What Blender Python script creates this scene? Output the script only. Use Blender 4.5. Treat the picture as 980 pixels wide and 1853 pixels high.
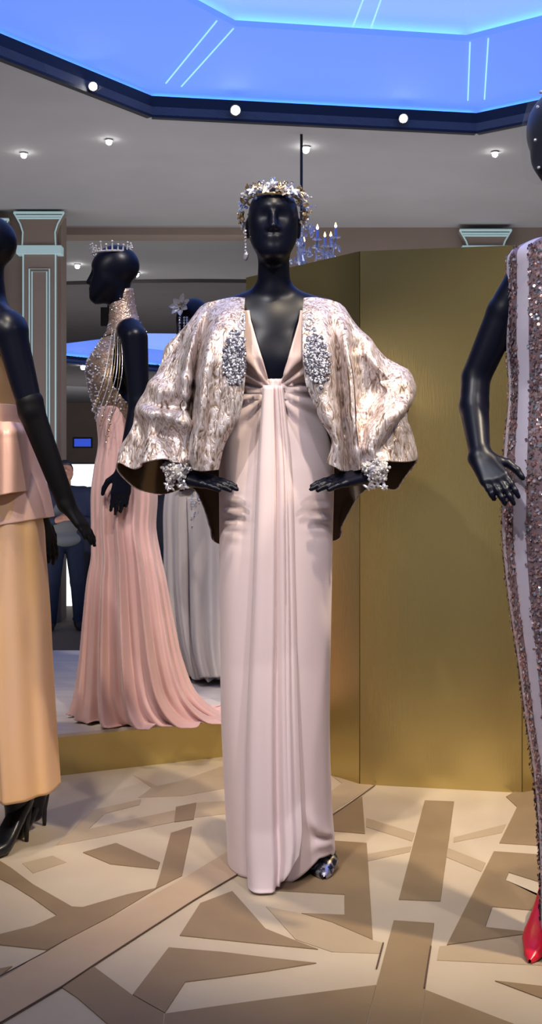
import bpy, bmesh, math, random
import numpy as np
from mathutils import Vector, Matrix, noise as mnoise
random.seed(7); RNG = np.random.default_rng(7)
for o in list(bpy.data.objects): bpy.data.objects.remove(o)
S = bpy.context.scene
COL = S.collection
PI = math.pi
# ------------------------------------------------------------------ camera, world, lights, exposure
FPX, CX, HY, HC = 2000.0, 490.0, 865.0, 1.07        # focal length in pixels, principal point, camera height
cd = bpy.data.cameras.new('camera'); cam = bpy.data.objects.new('camera', cd); COL.objects.link(cam)
cam.location = (0, 0, HC); cam.rotation_euler = (PI / 2, 0, 0)
cd.sensor_fit = 'VERTICAL'; cd.sensor_height = 36; cd.lens = 36 * FPX / 1853; cd.shift_y = -(926.5 - HY) / 1853
cd.clip_end = 200; cd.clip_start = .05
S.camera = cam
S.view_settings.view_transform = 'Standard'; S.view_settings.look = 'None'
S.view_settings.exposure = 0.12; S.view_settings.gamma = 1.0
S.view_settings.use_curve_mapping = False
w = bpy.data.worlds.new('world'); S.world = w; w.use_nodes = True
w.node_tree.nodes['Background'].inputs[0].default_value = (.46, .48, .60, 1)
w.node_tree.nodes['Background'].inputs[1].default_value = .30

def lamp(kind, loc, target, energy, color=(1, .9, .78), size=.08, angle=40, blend=.6):
    l = bpy.data.lights.new('spot_or_fill_lamp', kind); l.energy = energy; l.color = color
    if kind == 'SPOT':
        l.shadow_soft_size = size; l.spot_size = math.radians(angle); l.spot_blend = blend
    else:
        l.shape = 'RECTANGLE'; l.size = size; l.size_y = angle
    o = bpy.data.objects.new('spot_or_fill_lamp', l); COL.objects.link(o); o.location = loc
    o.rotation_euler = (Vector(target) - Vector(loc)).to_track_quat('-Z', 'Y').to_euler()
    return o
WARM = (1, .84, .62); NEUT = (1, .93, .90); COOL = (.82, .88, 1)
lamp('SPOT', (-1.3, .2, 3.7), (0, 3.0, .9), 280, NEUT, .05, 32)
lamp('SPOT', (1.5, .6, 3.7), (.1, 3.0, .8), 165, NEUT, .05, 34)
lamp('SPOT', (-2.4, 1.6, 3.7), (-.6, 4.2, .8), 125, NEUT, .05, 34)
lamp('SPOT', (-2.0, .6, 3.7), (-.85, 3.3, .7), 120, WARM, .06, 30)
lamp('SPOT', (.1, .2, 3.7), (.8, 2.5, .9), 110, NEUT, .05, 34)
lamp('SPOT', (1.7, 1.6, 3.7), (.75, 3.6, .0), 470, WARM, .06, 48)
lamp('SPOT', (.2, 1.8, 3.7), (.35, 3.7, .0), 240, WARM, .04, 26)
lamp('SPOT', (.1, 2.6, 3.75), (-.38, 4.95, .7), 260, NEUT, .05, 28)
lamp('SPOT', (-1.6, 3.4, 3.75), (-.4, 5.0, 1.6), 70, NEUT, .05, 24)  # added weak spot to brighten the flower headpiece
lamp('SPOT', (-1.0, 1.1, 3.75), (-.4, 2.6, 0), 130, COOL, .1, 66)
lamp('SPOT', (-.9, 2.4, 3.75), (-.5, 4.0, .0), 190, WARM, .05, 30)  # added spot to lift the dark platform front
lamp('AREA', (1.0, 9.6, .3), (.5, 10.2, 3.79), 95, (1, .94, .92), 6.0, 2.0)  # added fill uplights without fixtures, hidden low down to brighten the ceiling
lamp('AREA', (-4.2, 9.6, .1), (-3.6, 10.6, 3.79), 45, (1, .94, .92), 3.0, 2.0)
lamp('AREA', (-3.0, 16.0, .0), (-3.0, 16.5, 3.79), 110, (1, .95, .93), 8.0, 3.0)  # added fill uplights for the dark deep room, no fixtures there
lamp('AREA', (-4.0, 31.0, .0), (-4.0, 31.5, 3.79), 150, (1, .95, .93), 8.0, 4.0)

# ------------------------------------------------------------------ helpers: materials
def lin(c):
    return tuple(((v / 255) / 12.92 if v / 255 <= .04045 else ((v / 255 + .055) / 1.055) ** 2.4) for v in c) + (1,)
def mat(name, c1, rough=.6, metal=0.0, c2=None, nscale=8, bump=0.0, bscale=60, stretch=(1, 1, 1), emit=None, estr=0,
        sheen=0.0, alpha=1.0, trans=0.0, spec=.5, sharp=False, detail=5):
    m = bpy.data.materials.new(name); m.use_nodes = True
    nt = m.node_tree; b = nt.nodes['Principled BSDF']
    b.inputs['Roughness'].default_value = rough; b.inputs['Metallic'].default_value = metal
    b.inputs['Specular IOR Level'].default_value = spec
    b.inputs['Base Color'].default_value = lin(c1)
    if sheen: b.inputs['Sheen Weight'].default_value = sheen
    if alpha < 1: b.inputs['Alpha'].default_value = alpha
    if trans: b.inputs['Transmission Weight'].default_value = trans
    if emit:
        b.inputs['Emission Color'].default_value = lin(emit); b.inputs['Emission Strength'].default_value = estr
    tc = nt.nodes.new('ShaderNodeTexCoord'); mp = nt.nodes.new('ShaderNodeMapping')
    mp.inputs['Scale'].default_value = stretch
    nt.links.new(tc.outputs['Object'], mp.inputs[0])
    if c2:
        n = nt.nodes.new('ShaderNodeTexNoise'); n.inputs['Scale'].default_value = nscale; n.inputs['Detail'].default_value = detail
        nt.links.new(mp.outputs[0], n.inputs['Vector'])
        r = nt.nodes.new('ShaderNodeValToRGB')
        lo, hi = (.46, .54) if sharp else (.3, .7)
        r.color_ramp.elements[0].position = lo; r.color_ramp.elements[1].position = hi
        r.color_ramp.elements[0].color = lin(c1); r.color_ramp.elements[1].color = lin(c2)
        nt.links.new(n.outputs['Fac'], r.inputs[0]); nt.links.new(r.outputs[0], b.inputs['Base Color'])
    if bump:
        n2 = nt.nodes.new('ShaderNodeTexNoise'); n2.inputs['Scale'].default_value = bscale; n2.inputs['Detail'].default_value = 3
        nt.links.new(mp.outputs[0], n2.inputs['Vector'])
        bp = nt.nodes.new('ShaderNodeBump'); bp.inputs['Strength'].default_value = bump; bp.inputs['Distance'].default_value = .01
        nt.links.new(n2.outputs['Fac'], bp.inputs['Height']); nt.links.new(bp.outputs[0], b.inputs['Normal'])
    return m

M = {}
M['mannequin'] = mat('mannequin_black', (8, 11, 26), .36, spec=.22)
M['floor'] = mat('floor_light', (186, 170, 146), .5, c2=(178, 160, 138), nscale=5, bump=.03, bscale=180)
M['brown'] = mat('floor_brown', (136, 114, 86), .5, c2=(126, 104, 78), nscale=6, bump=.03, bscale=180)
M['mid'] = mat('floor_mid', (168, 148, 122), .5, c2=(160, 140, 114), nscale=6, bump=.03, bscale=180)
M['plank'] = mat('floor_plank', (176, 152, 126), .45, c2=(168, 144, 118), nscale=6, bump=.03, bscale=180)
M['platform_top'] = mat('platform_top', (196, 184, 172), .55, c2=(180, 168, 158), nscale=4, stretch=(.6, 6, 1), bump=.03)
M['gold'] = mat('brushed_gold', (196, 178, 118), .27, .9, c2=(188, 170, 110), nscale=3, bump=.05, bscale=220, stretch=(1, 1, .08))
M['gold_dark'] = mat('gold_edge', (120, 92, 46), .5, .7)
M['ceiling'] = mat('ceiling_grey', (164, 164, 168), .9, c2=(158, 158, 162), nscale=2)
M['dark_ring'] = mat('dark_ring_grey', (108, 104, 106), .9, c2=(102, 98, 100), nscale=2)
M['wall'] = mat('wall_taupe', (150, 134, 124), .85, c2=(142, 127, 117), nscale=2)
M['band'] = mat('dome_band', (5, 8, 26), .6)
M['ring'] = mat('dome_panel', (90, 120, 200), .8, emit=(98, 136, 248), estr=.86)
M['inner'] = mat('dome_inner', (110, 140, 205), .8, emit=(134, 168, 252), estr=.9)
M['led'] = mat('cove_led', (120, 200, 255), .5, emit=(70, 165, 255), estr=16.0)
M['led_pale'] = mat('light_strip', (150, 200, 250), .5, emit=(150, 205, 250), estr=.95)
M['lens'] = mat('lamp_lens', (255, 255, 250), .3, emit=(255, 252, 246), estr=30)
M['joint'] = mat('floor_joint', (84, 62, 54), .7)
M['black'] = mat('black_metal', (18, 18, 22), .4)
M['trimline'] = mat('glowing_moulding', (186, 212, 216), .6, emit=(176, 214, 220), estr=.22)  # weak glow put into the colour of the outline mouldings
M['crepe'] = mat('blush_crepe', (212, 193, 196), .6, sheen=.2, bump=.04, bscale=500)
M['crepe_in'] = mat('nude_crepe', (213, 188, 184), .62, sheen=.2, bump=.04, bscale=500)
M['pink'] = mat('pink_chiffon', (196, 160, 157), .7, c2=(188, 148, 147), nscale=5, sheen=.3, bump=.05, bscale=300)
M['satin_gold'] = mat('gold_satin', (216, 168, 92), .4, c2=(222, 180, 150), nscale=3, stretch=(2.5, 2.5, .35), spec=.5)  # pinkish highlights and gold shadows of the satin mixed into the colour
M['satin_pink'] = mat('blush_satin', (222, 180, 160), .36, c2=(214, 168, 148), nscale=4, spec=.6)
M['satin_beige'] = mat('beige_satin', (198, 158, 112), .36, c2=(188, 148, 102), nscale=4, spec=.6)
M['silver_gown'] = mat('silver_grey_gown', (206, 196, 190), .5, .1, c2=(192, 180, 172), nscale=6, stretch=(3, 3, .3), sheen=.3)
M['lining'] = mat('brown_lining', (92, 70, 44), .6)
M['lame'] = mat('beige_lame', (186, 160, 140), .3, .55, c2=(150, 126, 112), nscale=70, bump=.35, bscale=160)
M['silver'] = mat('silver_bead', (216, 216, 226), .28, .6)
M['grey_bead'] = mat('grey_bead', (98, 98, 112), .3, .5)
M['goldbead'] = mat('gold_bead', (222, 196, 150), .2, .9)
M['pearl'] = mat('pearl_petal', (206, 200, 194), .35, .3)
M['crystal'] = mat('crystal', (215, 225, 250), .05, 0, trans=.75, spec=.8)
M['candle'] = mat('candle', (150, 165, 225), .5)
M['flame'] = mat('candle_flame', (255, 190, 120), .5, emit=(255, 196, 130), estr=6)
M['glove'] = mat('black_glove', (4, 4, 7), .55, spec=.2)
M['shoe_black'] = mat('black_leather', (12, 14, 20), .3)
M['shoe_red'] = mat('red_leather', (206, 22, 48), .28)
M['shoe_silver'] = mat('silver_shoe', (190, 190, 200), .25, .85, c2=(70, 70, 84), nscale=60, sharp=True)
M['carpet'] = mat('gallery_carpet', (112, 100, 90), .95, c2=(100, 90, 82), nscale=30)
M['screen'] = mat('lit_panel', (255, 255, 255), .5, emit=(250, 252, 255), estr=1.3)
M['bluescreen'] = mat('blue_screen', (40, 60, 160), .4, emit=(54, 84, 210), estr=.8)
M['skin'] = mat('skin', (206, 150, 124), .55)
M['hair'] = mat('dark_hair', (32, 32, 48), .5)
M['jeans'] = mat('blue_jeans', (24, 38, 66), .8, c2=(20, 32, 56), nscale=20)
M['jacket_blue'] = mat('navy_jacket', (42, 50, 78), .8)
M['hoodie'] = mat('grey_hoodie', (120, 124, 128), .85)
M['dark_cloth'] = mat('dark_cloth', (34, 34, 46), .85)
M['net'] = mat('clear_veil', (190, 200, 225), .25, alpha=.05)
def brocade():
    m = mat('silver_brocade', (206, 200, 204), .38, .5)
    nt = m.node_tree; b = nt.nodes['Principled BSDF']
    tc = nt.nodes.new('ShaderNodeTexCoord')
    n = nt.nodes.new('ShaderNodeTexNoise'); n.inputs['Scale'].default_value = 52; n.inputs['Detail'].default_value = 6; n.inputs['Distortion'].default_value = 1.6
    mp = nt.nodes.new('ShaderNodeMapping'); mp.inputs['Scale'].default_value = (1.5, 1.5, .55)
    nt.links.new(tc.outputs['Object'], mp.inputs[0]); nt.links.new(mp.outputs[0], n.inputs['Vector'])
    r = nt.nodes.new('ShaderNodeValToRGB'); e = r.color_ramp.elements
    e[0].position = .33; e[0].color = lin((112, 94, 82)); e[1].position = .58; e[1].color = lin((222, 214, 219))
    x = r.color_ramp.elements.new(.43); x.color = lin((176, 156, 146))
    nt.links.new(n.outputs['Fac'], r.inputs[0]); nt.links.new(r.outputs[0], b.inputs['Base Color'])
    bp = nt.nodes.new('ShaderNodeBump'); bp.inputs['Strength'].default_value = .6; bp.inputs['Distance'].default_value = .008
    nt.links.new(n.outputs['Fac'], bp.inputs['Height']); nt.links.new(bp.outputs[0], b.inputs['Normal'])
    return m
M['brocade'] = brocade()
def striped():
    m = mat('striped_sequin_cloth', (150, 140, 165), .4, .3)
    nt = m.node_tree; b = nt.nodes['Principled BSDF']
    uv = nt.nodes.new('ShaderNodeTexCoord'); sp = nt.nodes.new('ShaderNodeSeparateXYZ')
    nt.links.new(uv.outputs['UV'], sp.inputs[0])
    mu = nt.nodes.new('ShaderNodeMath'); mu.operation = 'MULTIPLY'; mu.inputs[1].default_value = NSTR
    fr = nt.nodes.new('ShaderNodeMath'); fr.operation = 'FRACT'
    gt = nt.nodes.new('ShaderNodeMath'); gt.operation = 'GREATER_THAN'; gt.inputs[1].default_value = .5
    nt.links.new(sp.outputs[0], mu.inputs[0]); nt.links.new(mu.outputs[0], fr.inputs[0]); nt.links.new(fr.outputs[0], gt.inputs[0])
    mx = nt.nodes.new('ShaderNodeMix'); mx.data_type = 'RGBA'
    mx.inputs[6].default_value = lin((204, 196, 212)); mx.inputs[7].default_value = lin((128, 108, 114))
    nt.links.new(gt.outputs[0], mx.inputs[0]); nt.links.new(mx.outputs[2], b.inputs['Base Color'])
    return m
NSTR = 11
M['striped'] = striped()
M['sequin_a'] = mat('copper_sequin', (212, 170, 164), .26, .75, c2=(140, 116, 126), nscale=90, sharp=True)
M['sequin_b'] = mat('pearl_sequin', (226, 220, 240), .2, .7, c2=(150, 170, 180), nscale=90, sharp=True)

# ------------------------------------------------------------------ helpers: geometry
BASE = {}                                            # world position of every top-level empty
def thing(name, label, cat, loc, group=None):
    o = bpy.data.objects.new(name, None); COL.objects.link(o); o.location = loc; o.empty_display_size = .1
    o['label'] = label; o['category'] = cat
    if group: o['group'] = group
    BASE[o] = Vector(loc); return o
def raw(name, verts, faces, m, parent=None, smooth=True, uv=None, thick=0, stuff=False):
    """verts in world space; stored relative to the top-level thing"""
    base = Vector((0, 0, 0)); p = parent
    while p is not None:
        if p in BASE: base = BASE[p]; break
        p = p.parent
    me = bpy.data.meshes.new(name)
    V = np.asarray(verts, dtype=float) - np.array(base)
    me.from_pydata(V.tolist(), [], faces if isinstance(faces, list) else faces.tolist())
    if smooth: me.polygons.foreach_set('use_smooth', [True] * len(me.polygons))
    if uv is not None:
        l = me.uv_layers.new(name='uv'); idx = np.zeros(len(me.loops), dtype=int); me.loops.foreach_get('vertex_index', idx)
        l.data.foreach_set('uv', np.asarray(uv)[idx].ravel())
    me.materials.append(M[m]); me.update()
    o = bpy.data.objects.new(name, me); COL.objects.link(o)
    if parent: o.parent = parent
    if thick:
        s = o.modifiers.new('thickness', 'SOLIDIFY'); s.thickness = thick; s.offset = 0
    if stuff: o['kind'] = 'stuff'
    return o
class MB:
    def __init__(s): s.v = []; s.f = []
    def add(s, v, f):
        n = len(s.v); s.v += [tuple(p) for p in v]; s.f += [tuple(i + n for i in q) for q in f]
    def box(s, lo, hi, rot=0, piv=None):
        x0, y0, z0 = lo; x1, y1, z1 = hi
        v = [Vector((x, y, z)) for z in (z0, z1) for y in (y0, y1) for x in (x0, x1)]
        if rot:
            pv = Vector(piv) if piv else (Vector(lo) + Vector(hi)) / 2
            R = Matrix.Rotation(rot, 3, 'Z'); v = [R @ (p - pv) + pv for p in v]
        s.add(v, [(0, 2, 3, 1), (4, 5, 7, 6), (0, 1, 5, 4), (2, 6, 7, 3), (0, 4, 6, 2), (1, 3, 7, 5)])
    def tube(s, pts, r, n=8, caps=True):
        pts = [Vector(p) for p in pts]; rr = r if isinstance(r, (list, tuple)) else [r] * len(pts)
        v = []; f = []
        for i, p in enumerate(pts):
            d = (pts[min(i + 1, len(pts) - 1)] - pts[max(i - 1, 0)]).normalized()
            a = d.orthogonal().normalized(); b = d.cross(a)
            if i and abs(pa.dot(d)) < .95: a = (pa - d * pa.dot(d)).normalized(); b = d.cross(a)
            pa = a
            v += [p + rr[i] * (a * math.cos(2 * PI * k / n) + b * math.sin(2 * PI * k / n)) for k in range(n)]
        for i in range(len(pts) - 1):
            for k in range(n):
                f.append((i * n + k, i * n + (k + 1) % n, (i + 1) * n + (k + 1) % n, (i + 1) * n + k))
        if caps: f += [tuple(range(n))[::-1], tuple(range((len(pts) - 1) * n, len(pts) * n))]
        s.add(v, f)
    def lathe(s, c, prof, n=20):
        v = []; f = []
        for r, z in prof: v += [(c[0] + r * math.cos(2 * PI * k / n), c[1] + r * math.sin(2 * PI * k / n), c[2] + z) for k in range(n)]
        for i in range(len(prof) - 1):
            for k in range(n): f.append((i * n + k, i * n + (k + 1) % n, (i + 1) * n + (k + 1) % n, (i + 1) * n + k))
        s.add(v, f)
    def prism(s, poly, z0, z1):
        n = len(poly)
        s.add([(x, y, z0) for x, y in poly] + [(x, y, z1) for x, y in poly],
              [tuple(range(n))[::-1], tuple(range(n, 2 * n))] + [(i, (i + 1) % n, n + (i + 1) % n, n + i) for i in range(n)])
    def bead(s, p, r, sq=(1, 1, 1)):
        p = Vector(p); R = Matrix.Rotation(random.random() * 6, 3, 'Z') @ Matrix.Rotation(random.random() * 6, 3, 'X')
        v = [p + R @ Vector((x * r * sq[0], y * r * sq[1], z * r * sq[2])) for x, y, z in OCTA[0]]
        s.add(v, OCTA[1])
    def petal(s, c, d, up, L, W, lift=.3):
        """cupped leaf/petal from c along d"""
        c = Vector(c); d = Vector(d).normalized(); up = Vector(up); up = (up - d * up.dot(d)).normalized(); t = d.cross(up)
        v = []
        for i in range(6):
            q = i / 5; ww = W * math.sin(PI * (.08 + .9 * q)) ** .8; z = lift * L * q * q
            for sd in (-1, 0, 1): v.append(c + d * (L * q) + t * (sd * ww / 2) + up * (z + (abs(sd) * ww * .25)))
        f = []
        for i in range(5):
            for j in range(2): f.append((i * 3 + j, i * 3 + j + 1, i * 3 + j + 4, i * 3 + j + 3))
        n = len(v); v2 = v + [p - up * .0025 for p in v]
        s.add(v2, f + [tuple(n + k for k in q)[::-1] for q in f])
    def build(s, name, m, parent=None, smooth=False, stuff=False):
        o = raw(name, s.v, s.f, m, parent, smooth, stuff=stuff)
        bm = bmesh.new(); bm.from_mesh(o.data); bmesh.ops.recalc_face_normals(bm, faces=bm.faces); bm.to_mesh(o.data); bm.free()
        return o
def octa():
    bm = bmesh.new(); bmesh.ops.create_icosphere(bm, subdivisions=1, radius=1); bm.verts.ensure_lookup_table()
    r = ([tuple(v.co) for v in bm.verts], [tuple(v.index for v in f.verts) for f in bm.faces]); bm.free(); return r
OCTA = octa()
def P(px, py, d):
    return Vector(((px - CX) * d / FPX, d, HC - (py - HY) * d / FPX))
def FL(px, py, z=0.0):                               # point of a horizontal plane seen at a pixel
    d = FPX * (HC - z) / (py - HY); return Vector(((px - CX) * d / FPX, d, z))
def ray_plane(px, py, p0, n):
    r = Vector(((px - CX) / FPX, 1, -(py - HY) / FPX)); o = Vector((0, 0, HC))
    return o + r * ((Vector(p0) - o).dot(n) / r.dot(n))
def interp(xs, ys, x):                               # smooth monotone-ish cubic through the knots
    xs = np.asarray(xs, float); ys = np.asarray(ys, float); x = np.atleast_1d(np.asarray(x, float))
    order = np.argsort(xs); xs = xs[order]; ys = ys[order]
    h = np.diff(xs); dl = np.diff(ys, axis=0) / (h[:, None] if ys.ndim > 1 else h)
    m = np.empty_like(ys); m[0] = dl[0]; m[-1] = dl[-1]; m[1:-1] = (dl[:-1] + dl[1:]) / 2
    if ys.ndim == 1:
        bad = (dl[:-1] * dl[1:]) <= 0; m[1:-1][bad] = 0
    i = np.clip(np.searchsorted(xs, x) - 1, 0, len(xs) - 2); t = np.clip((x - xs[i]) / h[i], 0, 1); hh = h[i]
    if ys.ndim > 1: t = t[:, None]; hh = hh[:, None]
    return ((2 * t**3 - 3 * t**2 + 1) * ys[i] + (t**3 - 2 * t**2 + t) * hh * m[i] + (-2 * t**3 + 3 * t**2) * ys[i + 1] + (t**3 - t**2) * hh * m[i + 1])
def grid(name, G, m, parent, closed=False, thick=0):
    """G: rows x cols x 3"""
    G = np.asarray(G); nv, nu = G.shape[:2]; f = []
    for j in range(nv - 1):
        for i in range(nu if closed else nu - 1):
            a = j * nu + i; b = j * nu + (i + 1) % nu; f.append((a, b, b + nu, a + nu))
    uu, vv = np.meshgrid(np.linspace(0, 1, nu), np.linspace(0, 1, nv))
    return raw(name, G.reshape(-1, 3), f, m, parent, True, np.stack([uu.ravel(), vv.ravel()], 1), thick)
# ---- smooth-union bodies (signed distance + surface nets)
def rc(a, b, ra, rb, k=.02): return ('c', np.array(a, float), np.array(b, float), ra, rb, k)
def el(c, r, k=.02, R=None, neg=False): return ('e', np.array(c, float), np.array(r, float), R, k, neg)
def sdf_mesh(name, prims, m, parent, h=.005, zmin=-1e9):
    los = []; his = []
    for p in prims:
        if p[0] == 'c':
            r = max(p[3], p[4]); los += [np.minimum(p[1], p[2]) - r]; his += [np.maximum(p[1], p[2]) + r]
        elif not p[5]: r = p[2].max(); los += [p[1] - r]; his += [p[1] + r]
    lo = np.min(los, 0) - 4 * h; hi = np.max(his, 0) + 4 * h; lo[2] = max(lo[2], zmin)
    N = np.ceil((hi - lo) / h).astype(int) + 1
    F = np.full(N, .5, dtype=np.float32)
    ax = [lo[i] + h * np.arange(N[i]) for i in range(3)]
    for p in prims:
        if p[0] == 'c':
            _, a, b, ra, rb, k = p; r = max(ra, rb); l = np.minimum(a, b) - r; u = np.maximum(a, b) + r
        else:
            _, c, rad, R, k, neg = p; r = rad.max(); l = c - r; u = c + r
        mg = k + 4 * h
        i0 = np.clip(np.floor((l - mg - lo) / h).astype(int), 0, N); i1 = np.clip(np.ceil((u + mg - lo) / h).astype(int) + 1, 0, N)
        if (i1 <= i0).any(): continue
        sl = tuple(slice(i0[i], i1[i]) for i in range(3))
        X = np.stack(np.meshgrid(*[ax[i][sl[i]] for i in range(3)], indexing='ij'), -1)
        if p[0] == 'c':
            ab = b - a; L2 = max(ab @ ab, 1e-9); t = np.clip(((X - a) @ ab) / L2, 0, 1)
            d = np.linalg.norm(X - a - t[..., None] * ab, axis=-1) - (ra + (rb - ra) * t)
        else:
            q = X - c
            if R is not None: q = q @ R
            k0 = np.linalg.norm(q / rad, axis=-1); k1 = np.linalg.norm(q / rad**2, axis=-1) + 1e-9
            d = k0 * (k0 - 1) / k1
        f = F[sl]
        if p[0] == 'e' and p[5]:
            hh = np.clip(.5 - .5 * (f + d) / k, 0, 1); F[sl] = f * (1 - hh) - d * hh + k * hh * (1 - hh)
        else:
            hh = np.clip(.5 + .5 * (f - d) / k, 0, 1); F[sl] = f * (1 - hh) + d * hh - k * hh * (1 - hh)
    s = F < 0
    c = [s[i:N[0] - 1 + i, j:N[1] - 1 + j, l:N[2] - 1 + l] for i in (0, 1) for j in (0, 1) for l in (0, 1)]
    cnt = sum(x.astype(np.int8) for x in c); act = (cnt > 0) & (cnt < 8)
    idx = np.argwhere(act); vals = {}
    for i in (0, 1):
        for j in (0, 1):
            for l in (0, 1): vals[i, j, l] = F[idx[:, 0] + i, idx[:, 1] + j, idx[:, 2] + l]
    acc = np.zeros((len(idx), 3)); n = np.zeros(len(idx))
    for a in vals:
        for axx in range(3):
            if a[axx] == 0:
                b = list(a); b[axx] = 1; b = tuple(b); va, vb = vals[a], vals[b]; cr = (va < 0) != (vb < 0)
                t = np.where(cr, va / np.where(cr, va - vb, 1), 0); pt = np.tile(np.array(a, float), (len(idx), 1)); pt[:, axx] += t
                acc += pt * cr[:, None]; n += cr
    V = lo + h * (idx + acc / n[:, None])
    ids = np.full(act.shape, -1, dtype=np.int32); ids[act] = np.arange(len(idx)); faces = []
    for axx in range(3):
        b_, c_ = (axx + 1) % 3, (axx + 2) % 3
        s0 = [slice(None)] * 3; s1 = [slice(None)] * 3; s0[axx] = slice(0, -1); s1[axx] = slice(1, None)
        e = np.argwhere(s[tuple(s0)] != s[tuple(s1)]); e = e[(e[:, b_] > 0) & (e[:, c_] > 0) & (e[:, b_] < N[b_] - 1) & (e[:, c_] < N[c_] - 1)]
        sg = s[tuple(e.T)]
        def cell(db, dc):
            q = e.copy(); q[:, b_] -= db; q[:, c_] -= dc; return ids[tuple(q.T)]
        Q = np.stack([cell(1, 1), cell(0, 1), cell(0, 0), cell(1, 0)], 1); Q[~sg] = Q[~sg][:, ::-1]; faces.append(Q)
    Q = np.concatenate(faces); Q = Q[(Q >= 0).all(1)]
    return raw(name, V, Q, m, parent, True)
def hand(wrist, fdir, back, thumb_side, s=1.0, curl=.25, spread=.10):
    """palm, four jointed fingers, thumb; back = normal of the back of the hand, thumb_side = +1/-1 along f x back"""
    w_ = Vector(wrist); f = Vector(fdir).normalized(); n = Vector(back); n = (n - f * n.dot(f)).normalized(); t = f.cross(n) * thumb_side
    pr = []
    offs = [.027, .009, -.009, -.026]; lens = [.068, .076, .070, .054]; kn = [.088, .092, .087, .078]
    for o_, L, kk in zip(offs, lens, kn):
        k0 = w_ + f * (kk * s) + t * (o_ * s)
        pr.append(rc(w_ + t * (o_ * .55 * s), k0, .017 * s, .0115 * s, .012))
        p = k0; d = (f + t * (o_ * spread * 12)).normalized(); r = .0092 * s
        for q, fr in enumerate((.45, .31, .24)):
            a = curl * (.6 + .5 * q); d = (d * math.cos(a) - n * math.sin(a)).normalized(); nn = p + d * (L * fr * s)
            pr.append(rc(p, nn, r, r * .88, .004)); p = nn; r *= .88
            n_ = n
    a = w_ + f * (.022 * s) + t * (.022 * s) - n * (.006 * s)
    b = a + (f * .6 + t * .72 - n * .25).normalized() * (.04 * s); c = b + (f * .88 + t * .35 - n * .25).normalized() * (.03 * s); d2 = c + (f * .95 + t * .1 - n * .3).normalized() * (.025 * s)
    pr += [rc(a, b, .016 * s, .0115 * s, .01), rc(b, c, .0112 * s, .0098 * s, .004), rc(c, d2, .0098 * s, .0078 * s, .004)]
    return pr
def head(c, yaw, pitch, s=1.0, ears=True):
    """c = middle of the skull; yaw 0 looks at the camera (-y); positive yaw turns the face to +x"""
    R = Matrix.Rotation(yaw, 3, 'Z') @ Matrix.Rotation(pitch, 3, 'X'); c = Vector(c); Rn = np.array(R)
    L = lambda x, y, z: c + R @ (Vector((x, y, z)) * s)
    E = lambda x, y, z, r, k=.02, neg=False: el(L(x, y, z), np.array(r) * s, k * s, Rn, neg)
    pr = [E(0, .012, .018, (.070, .090, .082), .03), E(0, -.03, -.03, (.058, .058, .075), .04), E(0, -.045, -.075, (.038, .042, .042), .035),
          rc(L(0, -.076, -.098), L(0, -.070, -.09), .017 * s, .02 * s, .02),
          rc(L(-.036, -.01, -.05), L(-.016, -.06, -.092), .020 * s, .018 * s, .035), rc(L(.036, -.01, -.05), L(.016, -.06, -.092), .020 * s, .018 * s, .035),
          E(-.03, -.09, -.004, (.022, .013, .013), .03, True), E(.03, -.09, -.004, (.022, .013, .013), .03, True),
          rc(L(0, -.078, .004), L(0, -.099, -.036), .007 * s, .0105 * s, .012), E(-.011, -.088, -.04, (.009, .01, .007), .006), E(.011, -.088, -.04, (.009, .01, .007), .006),
          E(0, -.086, -.062, (.021, .011, .0055), .008), E(0, -.084, -.071, (.018, .011, .006), .008)]
    if ears:
        for sd in (-1, 1): pr += [E(sd * .071, .012, -.018, (.008, .018, .03), .006)]
    return pr, L

# ------------------------------------------------------------------ the setting
def struct(o): o['kind'] = 'structure'; return o
CZ = 3.79
mb = MB(); mb.prism([(-5, -1), (5, -1), (5, 5.9), (-5, 5.9)], -.4, 0.0)
floor = struct(mb.build('floor', 'floor'))
BR = [  # brown floor shapes, mostly a projected light pattern put into colour
 [(-60,1520),(20,1570),(60,1600),(130,1640),(150,1641),(230,1618),(285,1606),(205,1655),(85,1718),(0,1709),(-30,1712),(-30,1700),(0,1690),(60,1675),(103,1656),(60,1625),(20,1600),(-60,1560)],
 [(-80,1790),(0,1752),(22,1748),(0,1765),(-80,1810)],
 [(309,1507),(347,1495),(329,1584),(281,1608),(290,1580)],
 [(150,1542),(210,1525),(289,1560),(285,1572),(200,1563)],
 [(318,1460),(355,1452),(350,1482),(315,1487)],
 [(362,1634),(420,1612),(445,1640),(480,1680),(530,1700),(575,1717),(480,1708),(325,1692)],
 [(305,1714),(400,1722),(490,1733),(572,1742),(480,1757),(400,1768),(335,1776),(298,1832),(240,1799)],
 [(110,1785),(165,1745),(239,1800),(296,1834),(280,1990),(215,1870),(140,1805)],
 [(298,1834),(380,1822),(480,1808),(680,1782),(662,1853),(640,1990),(285,1990)],
 [(681,1782),(712,1665),(785,1670),(769,1790),(745,1990),(642,1990),(664,1853)],
 [(770,1791),(850,1822),(930,1853),(1100,1920),(1100,1990),(747,1990)],
 [(768,1448),(821,1450),(796,1630),(721,1627)],
 [(655,1441),(660,1508),(600,1503),(560,1502),(560,1495)],
 [(560,1518),(663,1525),(674,1700),(600,1668),(545,1652),(623,1655),(623,1618),(480,1610),(470,1590),(500,1520)],
 [(938,1428),(1010,1420),(1060,1440),(1060,1535),(903,1525),(935,1460),(915,1441)],
 [(893,1540),(1060,1552),(1060,1622),(920,1578),(914,1592),(1060,1665),(1060,1655),(890,1640),(877,1677),(965,1687),(808,1709)],
 [(895,1774),(1050,1792),(1050,1825),(980,1806)],
]
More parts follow.
